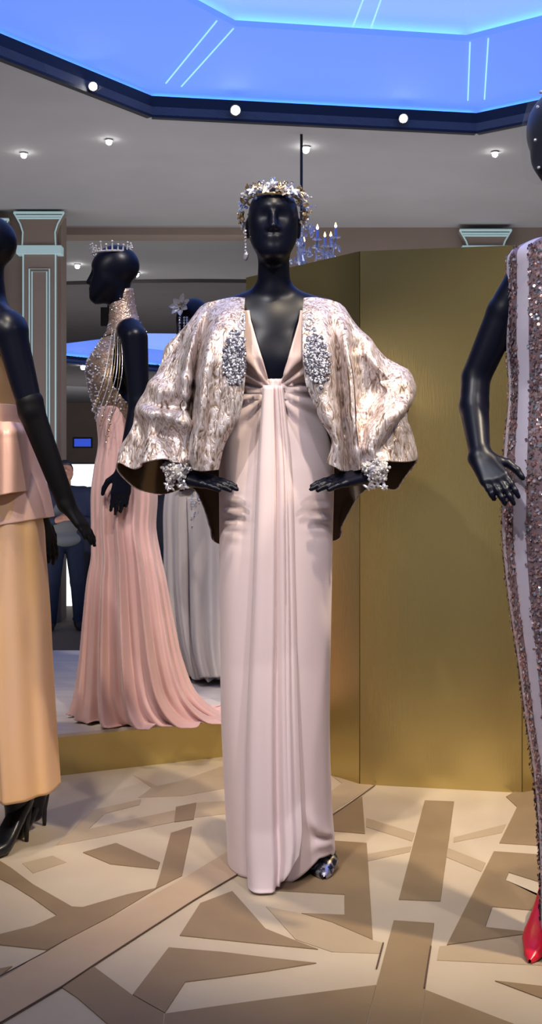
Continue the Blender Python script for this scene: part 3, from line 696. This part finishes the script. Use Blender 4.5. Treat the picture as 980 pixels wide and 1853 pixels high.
def seg_dist(pl):
    best = np.full(jx.shape, 1e9)
    pl = interp(np.arange(len(pl)), np.array(pl, float), np.linspace(0, len(pl) - 1, 8 * len(pl)))
    for x_, y_ in pl: best = np.minimum(best, (jx - x_) ** 2 + (jy - y_) ** 2)
    return best
osg = np.sign((nrm * (J - np.array([.01, D0, 0]))).sum(2).mean())
for amp, wd, pl in ((.011, 10, [(276,696),(300,700),(332,684)]), (-.020, 9, [(276,732),(298,730),(332,734)]), (.020, 9, [(272,748),(304,752),(332,770),(342,805),(338,832)]),
                    (-.022, 10, [(290,780),(312,786),(318,812)]), (-.012, 6, [(240,760),(250,800),(252,838)]), (-.014, 7, [(318,612),(300,660),(296,690)]),
                    (-.030, 13, [(702,678),(676,708),(668,746)]), (.024, 10, [(720,686),(736,712),(722,742),(694,772),(668,812)]), (-.020, 9, [(736,752),(716,776),(700,812)]),
                    (-.013, 9, [(644,630),(648,670),(652,720),(656,800)]), (.012, 8, [(660,640),(684,664),(708,672)])):
    dispj = dispj + osg * amp * np.exp(-seg_dist(pl) / (2 * wd ** 2)) * fr_
J = J + nrm * dispj[..., None]
jk = grid('jacket', J, 'brocade', mq, False, .004)
grid('jacket_lining', J - nrm * osg * .006, 'lining', jk, False, 0)
# beaded embroidery on the fronts
def jsurf(fi, fj):
    i = int(np.clip(fi, 0, 619)); j = int(np.clip(fj, 0, 169)); return Vector(J[j, i]), Vector(nrm[j, i])
def toward_cam(n): return n if n.y < 0 else -n
for side in (0, 1):
    cx0 = 425 if side == 0 else 573; q = MB(); q2 = MB(); cnt = 0
    flat = J.reshape(-1, 3); pxs = CX + flat[:, 0] / flat[:, 1] * FPX; pys = HY - (flat[:, 2] - HC) / flat[:, 1] * FPX
    cyc = 650; wob = 1 + .22 * np.sin(pys * .42 + side * 2) + .12 * np.sin(pxs * .5)
    e = (((pxs - cx0 - (pys - cyc) * .1 * (1 if side else -.1)) / 20) ** 2 + ((pys - cyc) / 47) ** 2) / wob
    sel = np.where((e < 1.0) & (flat[:, 1] < D0 - .05))[0]
    for k in RNG.choice(sel, min(620, len(sel)), False):
        n_ = toward_cam(Vector(nrm.reshape(-1, 3)[k])); pp_ = Vector(flat[k]) + n_ * .004
        (q if RNG.random() < .6 else q2).bead(pp_, RNG.uniform(.0025, .0048))
    for a in np.linspace(0, 4 * PI, 60):                       # curling cords at the collar
        xx = (cx0 + (14 if side == 0 else -14)) + 8 * math.cos(a) * (1 if a < 2 * PI else .6); yy_ = 592 - a * 1.2 + 8 * math.sin(a)
        k = np.argmin((pxs - xx) ** 2 + (pys - yy_) ** 2 + np.where(flat[:, 1] < D0, 0, 1e6)); q2.bead(Vector(flat[k]) + toward_cam(Vector(nrm.reshape(-1, 3)[k])) * .004, .0032)
    q.build('embroidery', 'grey_bead', jk, stuff=True); q2.build('embroidery_crystal', 'silver', jk, stuff=True)
# jewelled cuffs
for c_ in (Q(319, 852, -.135), Q(679, 852, -.135)):
    q = MB(); q2 = MB(); q.lathe(c_, [(.001, -.024), (.016, -.021), (.024, -.008), (.024, .008), (.016, .021), (.001, .024)], 14)
    for k in range(330):
        v_ = Vector(RNG.normal(size=3)).normalized(); v_ = Vector((v_.x * .035, v_.y * .028, v_.z * .033)); lob = 1 + .16 * math.sin(5 * math.atan2(v_.z, v_.x))
        (q if RNG.random() < .5 else q2).bead(c_ + v_ * RNG.uniform(.8, 1.05) * lob, RNG.uniform(.003, .0055))
    for k in range(16):
        q2.bead(c_ + Vector((RNG.uniform(-.03, .03), -.026 + RNG.uniform(0, .02), -.036 - RNG.random() * .012)), .0036, (1, 1, 2.6))
    b_ = q.build('bracelet', 'pearl', mq); q2.build('bracelet_crystal', 'silver', b_)
# headdress: wired flowers, leaves, drops
hd = MB(); hd.tube([HL(.074 * math.cos(a) * 1.0, .012 + .092 * math.sin(a), .058) for a in np.linspace(0, 2 * PI, 33)], .004, 6); headdress = hd.build('headdress', 'goldbead', mq)
def flower(c_, n_, R_, m_, par, np_=6, centre='goldbead'):
    q = MB(); n_ = Vector(n_).normalized(); a_ = n_.orthogonal(); b__ = n_.cross(a_)
    for k in range(np_):
        an = 2 * PI * k / np_ + random.random() * .3; q.petal(c_, a_ * math.cos(an) + b__ * math.sin(an), n_, R_ * random.uniform(.85, 1.1), R_ * .55, .25)
    o = q.build('flower', m_, par, True)
    return o
pts = [(446,352,-.02),(440,372,.0),(438,392,.01),(444,410,.02),(459,345,-.05),(470,340,-.06),(481,343,-.075),(492,334,-.07),(505,341,-.075),(516,346,-.07),(528,346,-.055),(539,350,-.04),(546,358,-.02),(549,372,.0),(551,388,.005),(547,402,.01),(475,336,.02),(520,338,.03),(500,340,.05)]
for k, (x_, y_, dy) in enumerate(pts):
    c_ = Q(x_, y_, dy); n_ = (c_ - Q(494, 400, .02)); flower(c_, n_ + Vector((0, -.05, 0)), .019, ['pearl', 'silver', 'goldbead'][k % 3], headdress, 5)
    q = MB()
    for _ in range(9): q.bead(c_ + Vector(RNG.normal(size=3)) * .010, RNG.uniform(.003, .0055))
    q.build('bead_spray', ['goldbead', 'silver', 'crystal'][(k + 1) % 3], headdress)
for x_, y_, x2, y2 in ((447,352,447,333),(470,342,468,328),(500,345,489,322),(503,348,503,332),(441,368,434,358),(548,372,560,372),(545,352,551,345),(548,385,554,392)):
    q = MB(); q.petal(Q(x_, y_, -.03), Q(x2, y2, -.035) - Q(x_, y_, -.03), (0, -1, .2), (Q(x2, y2) - Q(x_, y_)).length, .012); q.build('leaf', 'goldbead', headdress, True)
q = MB(); 
for k in range(7): q.bead(Q(444, 418 + k * 6, -.005), .004)
q.bead(Q(445, 464, -.005), .008, (1, 1, 1.8)); q.build('earring', 'silver', mq)
# shoes
def shoe(toe, heel, H, m, par, w_=.036, name='shoe', stiletto=True):
    toe = Vector(toe); heel = Vector(heel); d = heel - toe; d.z = 0; L = d.length; d.normalize(); s_ = Vector((-d.y, d.x, 0)); rows_ = []
    for t_ in np.linspace(0, 1, 16):
        wd = w_ * np.interp(t_, [0, .06, .3, .6, .85, 1], [.08, .42, 1, .8, .75, .5]); sole = H * np.interp(t_, [0, .35, .5, .8, 1], [0, 0, .2, .8, 1.0]); up = sole + np.interp(t_, [0, .1, .35, .6, 1], [.012, .032, .05, .055, .06])
        c_ = toe + d * (L * t_); ring = []
        for k in range(14):
            a = 2 * PI * k / 14; zz = (sole + up) / 2 + (up - sole) / 2 * math.sin(a); ring.append(c_ + s_ * (wd * math.copysign(abs(math.cos(a)) ** .7, math.cos(a))) + Vector((0, 0, zz)))
        rows_.append(ring)
    o = grid(name, np.array([[tuple(p) for p in r] for r in rows_]), m, par, True)
    if stiletto:
        hp = toe + d * L * .95; q = MB(); q.tube([hp + Vector((0, 0, H + .01)), hp + Vector((0, 0, H * .5)), hp], [.018, .008, .006], 10); q.build('heel', m, o, True)
    return o
shoe(FL(587, 1594), FL(568, 1536), .07, 'shoe_silver', mq, .05); shoe(FL(440, 1560), FL(452, 1530), .07, 'shoe_silver', mq)

# ------------------------------------------------------------------ right mannequin
DR = 2.45
def R_(px, py, dy=0.0): return P(px, py, DR + dy)
mr = thing('mannequin', 'black mannequin in striped sequin dress and red shoes at right edge', 'mannequin', R_(1030, 1735))
pr, HR = head(R_(1018, 248), .0, .1, 1.08, False)
pr[0:0] = []
pr += [rc(R_(1025, 320, .02), R_(1030, 430, .04), .046, .05, .03), rc(R_(978, 488, .05), R_(1090, 488, .05), .045, .045, .03), el(R_(1032, 560, .04), (.115, .08, .14), .04), el(R_(1032, 700, .04), (.09, .07, .12), .04), el(R_(1032, 860, .04), (.13, .09, .14), .05),
       rc(R_(1000, 950, .04), R_(1016, 1690, .04), .065, .026, .03), rc(R_(1062, 950, .04), R_(1044, 1690, .04), .065, .026, .03)]
wr = R_(868, 826, -.02)
pr += [rc(R_(956, 492, .05), R_(912, 566, .07), .042, .040, .02), rc(R_(912, 566, .07), R_(860, 684, .09), .040, .033, .006), rc(R_(860, 684, .09), R_(857, 735, .07), .033, .0335, .006), rc(R_(857, 735, .07), wr, .0335, .0225, .006)]
pr += hand(wr, R_(906, 884, -.09) - wr, (-.30, -.9, .5), -1, .86, .22, .06)
w3 = R_(1160, 850, .0)
pr += [rc(R_(1110, 492, .05), R_(1152, 680, .07), .044, .034, .02), rc(R_(1152, 680, .07), w3, .033, .0225, .006)] + hand(w3, (-.05, -.15, -1), (1, 0, 0), 1, .9, .2, .05)
sdf_mesh('body', pr, 'mannequin', mr, .004)
ry = np.array([432, 445, 470, 520, 600, 700, 800, 860, 950, 1080, 1180, 1290, 1390, 1500, 1600, 1700]); re_ = np.array([962, 936, 926, 926, 925, 930, 923, 919, 918, 929, 944, 959, 974, 985, 989, 990])
yy_ = np.linspace(432, 1700, 170); ee = interp(ry, re_, yy_); G = np.zeros((170, 200, 3)); th = np.linspace(0, 2 * PI, 200, endpoint=False)
for j, y in enumerate(yy_):
    c0 = 1032; hw = (c0 - ee[j]) * DR / FPX; dep = np.interp(y, [432, 470, 600, 700, 860, 1080, 1600], [.085, .118, .125, .10, .135, .12, .09])
    G[j, :, 0] = (c0 - CX) * DR / FPX + hw * np.sin(th); G[j, :, 1] = DR + .04 - dep * np.cos(th); G[j, :, 2] = HC - (y - HY) * DR / FPX
dr = grid('sequin_dress', G, 'striped', mr, True, .003)
qa = MB(); qb = MB()
for k in range(20000):
    st = RNG.integers(0, NSTR); u = (st + .5 + .5 * RNG.random()) / NSTR; j = RNG.integers(2, 168)
    if .32 < u < .56: continue
    i = int(u * 200) % 200; p = Vector(G[j, i]) + Vector((RNG.normal() * .002, 0, RNG.normal() * .003)); n_ = Vector((p.x - (1032 - CX) * DR / FPX, p.y - DR - .04, 0)).normalized(); p = p + n_ * .003
    n_ = (n_ + Vector(RNG.normal(size=3)) * .22).normalized(); a_ = n_.orthogonal().normalized(); b__ = n_.cross(a_); r_ = RNG.uniform(.0026, .004)
    (qa if RNG.random() < .75 else qb).add([p + (a_ * math.cos(h) + b__ * math.sin(h)) * r_ for h in (0, 1.05, 2.09, 3.14, 4.19, 5.24)], [(0, 1, 2, 3, 4, 5)])
raw('sequins', qa.v, qa.f, 'sequin_a', dr, False, stuff=True); raw('sequins', qb.v, qb.f, 'sequin_b', dr, False, stuff=True)
# clear veil with scattered crystals over the head
q = MB(); hc = R_(1018, 252)
prof_ = [(.001, .122), (.045, .113), (.078, .08), (.09, .035), (.09, -.03), (.084, -.08)]
q.lathe(hc, prof_, 28); veil = q.build('veil', 'net', mr, True)
q = MB()
for x_, y_ in ((968,178),(962,205),(966,240),(974,222),(964,315),(972,290),(958,265),(978,190)): q.bead(hc + (R_(x_, y_, -.0) - hc) * .98 + Vector((0, -.045, 0)), .004)
q.build('veil_crystals', 'silver', veil)
shoe(FL(958, 1746), FL(1010, 1655), .08, 'shoe_red', mr, .04); shoe(FL(1055, 1740), FL(1075, 1660), .08, 'shoe_red', mr, .04)

# ------------------------------------------------------------------ left mannequin
DL = 3.28
def L_(px, py, dy=0.0): return P(px, py, DL + dy)
ml = thing('mannequin', 'black mannequin in gold satin peplum gown and long gloves at left edge', 'mannequin', L_(20, 1515))
pr, HLf = head(L_(-30, 450), -PI / 2, .05, .98, False)
pr += [rc(L_(-20, 500), L_(-14, 580), .043, .047, .03), rc(L_(-14, 570, -.02), L_(14, 596, -.13), .045, .048, .03), rc(L_(-14, 570, .02), L_(10, 596, .15), .045, .045, .03), rc(L_(14, 596, -.13), L_(10, 596, .15), .05, .05, .03),
       el(L_(-16, 660, 0), (.085, .13, .13), .04), el(L_(-14, 760, 0), (.07, .1, .12), .04), el(L_(-5, 880, 0), (.09, .14, .13), .05)]
sh = L_(20, 604, -.15); e1 = L_(57, 745, -.15); wr = L_(120, 912, -.12)
pr += [rc(sh, e1, .046, .034, .02), rc(L_(10, 604, .16), L_(28, 745, .17), .045, .034, .02)]
pr += [rc(L_(0, 950, -.05), L_(30, 1440, -.05), .07, .035, .03), rc(L_(10, 950, .06), L_(60, 1440, .08), .07, .035, .03), rc(L_(30, 1440, -.05), L_(28, 1480, -.05), .035, .03, .02), rc(L_(60, 1440, .08), L_(60, 1470, .08), .035, .03, .02)]
sdf_mesh('body', pr, 'mannequin', ml, .005)
pr = [rc(L_(54, 728, -.15), e1, 0.039, .037, .008), rc(e1, wr, .037, .027, .008)] + hand(wr, L_(166, 974, -.12) - wr, (.75, -.25, .6), -1, .86, .10, .0)
sdf_mesh('opera_glove', pr, 'glove', ml, .0045)
e2 = L_(30, 745, .17); w2 = L_(70, 935, .2)
pr = [rc(L_(26, 728, .17), e2, 0.039, .037, .008), rc(e2, w2, .037, .027, .008)] + hand(w2, L_(96, 1005, .2) - w2, (.8, -.5, .2), -1, .95, .2, .03)
sdf_mesh('opera_glove', pr, 'glove', ml, .0045)
def profile_dress(name, m, par, D, keys, dy0, dkeys, amp=.006, nf=9, rowsn=120, nu=180, ph=0, low=True, sharp=False):
    """keys: (py, left px, right px); dkeys: (py, half depth)"""
    ys_ = np.linspace(keys[0][0], keys[-1][0], rowsn); k = np.array(keys, float); l_ = interp(k[:, 0], k[:, 1], ys_); r_ = interp(k[:, 0], k[:, 2], ys_); dk = np.array(dkeys, float); dd = interp(dk[:, 0], dk[:, 1], ys_)
    th_ = np.linspace(0, 2 * PI, nu, endpoint=False); G_ = np.zeros((rowsn, nu, 3))
    for j, y in enumerate(ys_):
        t_ = j / (rowsn - 1); am = amp * (t_ ** 1.2 if low else 1)
        w1 = th_ * nf + ph + .8 * np.sin(th_ * 2) + .35 * np.sin(th_ * 5 + 1); f_ = 1 + ((1.4 - 2.2 * np.abs(np.sin(w1 / 2)) if sharp else np.sin(w1)) + .5 * np.sin(th_ * nf * 1.9 + 2)) * am / max(.05, dd[j])
        x_ = ((l_[j] + r_[j]) / 2 - CX) * D / FPX + (r_[j] - l_[j]) / 2 * D / FPX * np.sin(th_) * (1 + (f_ - 1) * .35)
        G_[j, :, 0] = x_; G_[j, :, 1] = D + dy0 - dd[j] * np.cos(th_) * f_; G_[j, :, 2] = HC - (y - HY) * D / FPX
    return G_
gowl = grid('gown_skirt', profile_dress('s', 'satin_gold', ml, DL, [(760,-60,35),(850,-62,50),(950,-60,76),(1000,-58,80),(1100,-55,88),(1200,-50,93),(1300,-45,99),(1390,-38,105),(1419,-36,107)], 0, [(760,.11),(900,.16),(1100,.17),(1419,.2)], .012, 6), 'satin_gold', ml, True, .004)
grid('gown_bodice', profile_dress('b', 'satin_beige', ml, DL, [(632,-68,30),(680,-66,34),(740,-58,38),(775,-58,40)], 0, [(632,.14),(700,.135),(740,.115),(775,.12)], .002, 5), 'satin_beige', gowl, True, .004)
sash = profile_dress('b', 'satin_pink', ml, DL, [(735,-62,40),(750,-63,41),(765,-62,42),(780,-62,44)], 0, [(735,.125),(750,.128),(765,.126),(780,.128)], .004, 3, 40, low=False); grid('sash', sash, 'satin_pink', gowl, True, .004)
def tilt(G_, k, y0): 
    t_ = np.linspace(0, 1, G_.shape[0])[:, None]; G_[..., 2] += k * t_ * (G_[..., 0] - L_(-10, 0).x); return G_
pep = tilt(profile_dress('b', 'satin_pink', ml, DL, [(768,-66,44),(785,-74,54),(800,-76,56),(850,-80,59),(903,-82,60)], -.03, [(768,.135),(785,.19),(800,.2),(850,.215),(903,.225)], .016, 7, 70, low=False), .22, 0); grid('peplum', pep, 'satin_pink', gowl, True, .006)
pep = tilt(profile_dress('b', 'satin_pink', ml, DL, [(800,-60,46),(850,-64,62),(900,-68,76),(952,-72,85)], .06, [(800,.13),(850,.165),(900,.205),(952,.235)], .008, 5, 60, ph=1), .16, 0); grid('peplum', pep, 'satin_pink', gowl, True, .006)
shoe(FL(-28, 1560), FL(52, 1521), .10, 'shoe_black', ml, .04); shoe(FL(5, 1525), FL(84, 1492), .10, 'shoe_black', ml, .04)

# ------------------------------------------------------------------ pink mannequin on the platform
DP = 4.25
def K_(px, py, dy=0.0): return P(px, py, DP + dy)
mp_ = thing('mannequin', 'black mannequin in profile wearing tiara and trailing pink gown on platform', 'mannequin', K_(215, 1300))
pr, HP = head(K_(205, 491), -PI / 2 - .12, .04, 1.0, False)
pr += [rc(K_(214, 525), K_(232, 592, .02), .042, .05, .03), rc(K_(236, 600, -.12), K_(228, 600, .14), .05, .05, .03), el(K_(222, 660, .01), (.075, .12, .12), .04), el(K_(185, 668, -.045), (.04, .045, .045), .03), el(K_(222, 750, 0), (.062, .095, .12), .04), el(K_(225, 880, 0), (.1, .13, .14), .05),
       rc(K_(215, 950, -.05), K_(215, 1250, -.05), .07, .03, .03), rc(K_(215, 950, .06), K_(215, 1250, .06), .07, .03, .03)]
sh = K_(243, 612, -.15); e1 = K_(251, 730, -.17); wr = K_(224, 852, -.20)
pr += [rc(sh, e1, .05, .038, .02), rc(e1, wr, .037, .024, .008)] + hand(wr, K_(214, 925, -.2) - wr, (.2, -1, .1), 1, .98, .12, .04)
pr += [rc(K_(236, 612, .15), K_(225, 735, .2), .045, .036, .03), rc(K_(225, 735, .2), K_(195, 850, .22), .036, .025, .02)] + hand(K_(195, 850, .22), (-.1, 0, -1), (.2, 1, 0), 1, .98, .2, .05)
sdf_mesh('body', pr, 'mannequin', mp_, .005)
Gp = profile_dress('p', 'pink', mp_, DP, [(738,178,256),(760,176,258),(800,179,266),(850,171,277),(900,166,283),(950,167,280),(1000,168,287),(1050,161,297),(1120,155,309),(1200,149,326),(1260,142,352),(1290,137,385),(1311,134,432)], 0, [(738,.12),(800,.14),(900,.165),(1000,.16),(1100,.165),(1250,.19),(1311,.2)], .036, 12, 170, 340, sharp=True)
Gp[..., 2] = np.maximum(Gp[..., 2], .156)
# the front hem gathers, the back trails
for j in range(150, 170):
    t_ = (j - 150) / 20; Gp[j, :, 1] += np.sin(np.linspace(0, 2 * PI, 340) * 17) * .02 * t_; Gp[j, :, 2] += .006 * (1 + np.sin(np.linspace(0, 2 * PI, 340) * 23)) * t_
gp_ = grid('gown_skirt', Gp, 'pink', mp_, True, .003)
# bodice: halter of beaded lame on the front, high collar
Gh = np.zeros((70, 60, 3))
for j, t_ in enumerate(np.linspace(0, 1, 70)):
    y = 596 + t_ * (762 - 596)
    fx = interp([590, 610, 640, 665, 700, 730, 762], [206, 188, 166, 156, 160, 168, 175], y)[0]; bx = interp([590, 610, 640, 690, 720, 740, 762], [236, 222, 204, 204, 222, 240, 252], y)[0]
    hd_ = np.interp(y, [590, 640, 690, 762], [.055, .125, .135, .12])
    an = np.linspace(-PI / 2, PI / 2, 60)
    for i, a in enumerate(an):
        x_ = bx + (fx - bx) * math.cos(a) ** .8; Gh[j, i] = K_(x_, y, hd_ * math.sin(a))
gb_ = grid('gown_bodice', Gh, 'lame', gp_, False, .004)
q = MB()
rowsn = []
for t_ in np.linspace(0, 1, 16):
    y = 528 + t_ * (606 - 528); cxp = np.interp(t_, [0, .5, 1], [219, 222, 226]); rr = np.interp(t_, [0, .3, .6, .85, 1], [.046, .047, .054, .066, .082])
    rowsn.append([tuple(K_(cxp, y, .01) + Vector((rr * 1.0 * math.sin(a), -rr * (1 if t_ < .7 else 1.1) * math.cos(a), (.012 * math.sin(a)) * 1))) for a in np.linspace(0, 2 * PI, 40, endpoint=False)])
cl = grid('collar', np.array(rowsn), 'lame', gp_, True, .003)
q = MB()
for k in range(420):
    j = RNG.integers(0, 70); i = RNG.integers(0, 60); q.bead(Vector(Gh[j, i]) + Vector((-.003, -.003, 0)), RNG.uniform(.003, .005))
for k in range(120):
    rr = rowsn[RNG.integers(1, 16)][RNG.integers(0, 40)]; q.bead(rr, .004)
q.build('bodice_beads', 'silver', gb_, stuff=True)
for k in range(7):                                            # bead strands falling from the collar
    f = k / 6; x0_ = 203 + 16 * f; x1_ = 163 + 30 * f; yb = [742, 735, 752, 770, 745, 800, 760, 790, 720][k]
    p0 = K_(x0_, 598, -.09 - .02 * f); p1 = K_(x1_ + 4, yb, -.165); md = K_(x0_ * .5 + x1_ * .5 + 6 + 8 * f, 680, -.165)
    cpt = interp([0, .5, 1], np.array([p0, md, p1]), np.linspace(0, 1, 24)); q = MB(); q.tube(cpt, .0016, 5)
    for c_ in cpt[::3]: q.bead(c_, .0036)
    for c_ in cpt[-4:]: q.bead(Vector(c_) + Vector((0, -.002, 0)), .0048, (.7, .7, 1.6))
    q.build('bead_strand', 'goldbead' if k % 2 else 'silver', gb_)
q = MB(); q.tube([HP(.068 * math.cos(a), -.005 + .075 * math.sin(a), .066) for a in np.linspace(0, 2 * PI, 25)], .004, 6)
for a in np.linspace(0, 2 * PI, 22, endpoint=False):
    b0 = HP(.068 * math.cos(a), -.005 + .075 * math.sin(a), .068); b1 = HP(.072 * math.cos(a), -.005 + .08 * math.sin(a), .088 + .012 * (int(a * 5) % 2))
    q.tube([b0, b1], [.004, .002], 5); q.bead(b1, .0055); q.bead(b0, .005)
q.build('tiara', 'pearl', mp_)

# ------------------------------------------------------------------ grey gown mannequin at the back
DW = 5.1
def W_(px, py, dy=0.0): return P(px, py, DW + dy)
mw = thing('mannequin', 'black mannequin with flower headpiece and pale grey gown behind brocade jacket', 'mannequin', W_(360, 1222))
pr, HW = head(W_(349, 578), -.5, 0, 1.0, False)
pr += [rc(W_(355, 615), W_(360, 670), .043, .048, .03), rc(W_(300, 692, .02), W_(420, 692, .02), .05, .05, .03), el(W_(360, 740, .02), (.12, .08, .13), .04), el(W_(360, 830, .02), (.09, .07, .12), .05), el(W_(360, 930, .02), (.13, .09, .13), .05),
       rc(W_(340, 960), W_(340, 1210), .06, .03, .03), rc(W_(385, 960), W_(385, 1210), .06, .03, .03)]
for sd in (-1, 1):
    a = W_(360 + sd * 62, 696, .02); e = W_(360 + sd * 56, 800, .08); w_ = W_(360 + sd * 18, 860, -.12)
    pr += [rc(a, e, .045, .035, .03), rc(e, w_, .035, .024, .02)] + hand(w_, (-sd * 1, -.1, -.3), (0, -1, .3), -sd, .95, .2, .04)
sdf_mesh('body', pr, 'mannequin', mw, .006)
gw = grid('gown_skirt', profile_dress('w', 'silver_gown', mw, DW, [(700,318,402),(780,322,398),(830,318,402),(900,298,420),(1000,297,424),(1080,300,428),(1150,312,430),(1195,326,432),(1218,334,432)], .02, [(700,.1),(830,.11),(900,.14),(1100,.17),(1218,.2)], .028, 10, 120, 260, sharp=True), 'silver_gown', mw, True, .003)
pan = np.zeros((90, 60, 3))
for j, t_ in enumerate(np.linspace(0, 1, 90)):
    y = 900 + t_ * (1226 - 900); l_ = interp([900, 1000, 1100, 1160, 1200, 1226], [338, 342, 344, 347, 354, 362], y)[0]; r_ = 445
    for i, u in enumerate(np.linspace(0, 1, 60)):
        pan[j, i] = W_(l_ + (r_ - l_) * u, y, -.13 - .10 * t_ - .05 * math.sin(u * PI) - .018 * math.sin(u * 22) * t_)
pan[..., 2] = np.maximum(pan[..., 2], .158)
grid('gown_panel', pan, 'silver_gown', gw, False, .003)
q = MB()
for k in range(70): q.bead(W_(345 + RNG.random() * 34, 900 + RNG.random() ** 2 * 75, -.165), .0032, (1, 1, 1.8))
q.build('gown_beads', 'silver', gw, stuff=True)
fl = flower(W_(327, 553, -.08), (-.4, -1, .2), .052, 'pearl', mw, 7); fl.name = 'flower_headpiece'
q = MB(); 
for _ in range(16): q.bead(W_(327, 553, -.09) + Vector(RNG.normal(size=3)) * .01, .005)
q.build('flower_centre', 'goldbead', fl)
for k, x_ in enumerate((325, 333, 338)):
    q = MB(); pts_ = [W_(x_, 575 + s_ * 5, -.09) for s_ in range(14)]; q.tube(pts_, .003, 5)
    for p in pts_: q.bead(p, .006)
    q.build('bead_strand', 'silver', mw)

# ------------------------------------------------------------------ visitors reflected in the mirror, built as far figures
def visitor(label, px, d, top, yaw, upper, lower, look=-.25, arms='front', inner=None, zf=-.4):
    H = P(px, top, d).z - zf; s_ = H / 1.72; b0 = Vector((P(px, 0, d).x, d, zf)); Rz = Matrix.Rotation(yaw, 3, 'Z')
    t = thing('person', label, 'person', b0)
    C = lambda x, y, z: b0 + Rz @ (Vector((x, y, z)) * s_)
    pr, HH = head(C(0, -.03, 1.60), yaw, -look, s_)
    pr += [rc(C(0, .0, 1.53), C(0, .02, 1.40), .055 * s_, .06 * s_, .03)]
    pr += [el(C(0, .02, 1.2), (.16 * s_, .11 * s_, .25 * s_), .03), rc(C(-.17, .02, 1.38), C(.17, .02, 1.38), .06 * s_, .06 * s_, .03), el(C(0, .02, .95), (.16 * s_, .12 * s_, .15 * s_), .04)]
    up = [rc(C(-.18, .02, 1.38), C(.18, .02, 1.38), .075 * s_, .075 * s_, .04), el(C(0, .02, 1.18), (.205 * s_, .145 * s_, .28 * s_), .04), el(C(0, .02, .95), (.20 * s_, .145 * s_, .12 * s_), .04)]
    for sd in (-1, 1):
        sh = C(sd * .2, .02, 1.37); e = C(sd * .27, .0, 1.08) if arms == 'front' else C(sd * .25, .04, 1.08); w_ = C(sd * .10, -.28, 1.12) if arms == 'front' else C(sd * .26, -.03, .84)
        up += [rc(sh, e, .066 * s_, .055 * s_, .03), rc(e, e + (w_ - e) * .93, .054 * s_, .04 * s_, .02)]
        pr += [rc(sh, e, .045, .04, .02), rc(e, w_, .036, .028, .02)] + hand(w_, (C(sd * .02, -.34, 1.15) - w_) if arms == 'front' else (0, -.1, -1), Rz @ Vector((sd * .9, -.3, .3)), sd, s_, .35, .04)
    lw = [el(C(0, .02, .93), (.175 * s_, .13 * s_, .13 * s_), .04)]
    for sd in (-1, 1):
        lw += [rc(C(sd * .09, .02, .88), C(sd * .12, .0, .48), .098 * s_, .072 * s_, .02), rc(C(sd * .12, .0, .48), C(sd * .14, .02, .08), .07 * s_, .056 * s_, .02)]
        pr += [rc(C(sd * .09, .02, .88), C(sd * .14, .02, .08), .06, .04, .02)]
    sdf_mesh('body', pr, 'skin', t, .008)
    sdf_mesh('jacket', up, upper, t, .009); sdf_mesh('trousers', lw, lower, t, .009)
    hr = [el(HH(0, .022, .034), np.array((.081, .094, .086)) * s_, .02, np.array(Rz)), el(HH(0, .05, -.01), np.array((.075, .066, .08)) * s_, .02, np.array(Rz)), el(HH(0, -.05, .07), np.array((.06, .05, .035)) * s_, .02, np.array(Rz))]
    sdf_mesh('hair', hr, 'hair', t, .007)
    for sd in (-1, 1):
        sh_ = [rc(C(sd * .14, .05, .05), C(sd * .16, -.14, .035), .05 * s_, .038 * s_, .02)]; sdf_mesh('shoe', sh_, 'dark_cloth', t, .009)
    if inner:
        sdf_mesh('hoodie', [el(C(.0, -.02, 1.12), (.15 * s_, .145 * s_, .26 * s_), .03), el(C(0, -.03, .93), (.16 * s_, .14 * s_, .09 * s_), .03)], inner, t, .009)
    return t, C
_, CV = visitor('visitor in navy jacket and grey hoodie looking down, before bright panel', 118, 10.7, 832, .25, 'jacket_blue', 'jeans', .5, 'front', 'hoodie')
visitor('visitor in dark clothes half hidden by the pink gown, beside bright panel', 166, 11.4, 880, -.3, 'jacket_blue', 'dark_cloth', .3, 'front')
visitor('visitor in dark clothes between the pink and grey gowns', 288, 11.0, 850, 0, 'dark_cloth', 'jeans', .2, 'side')
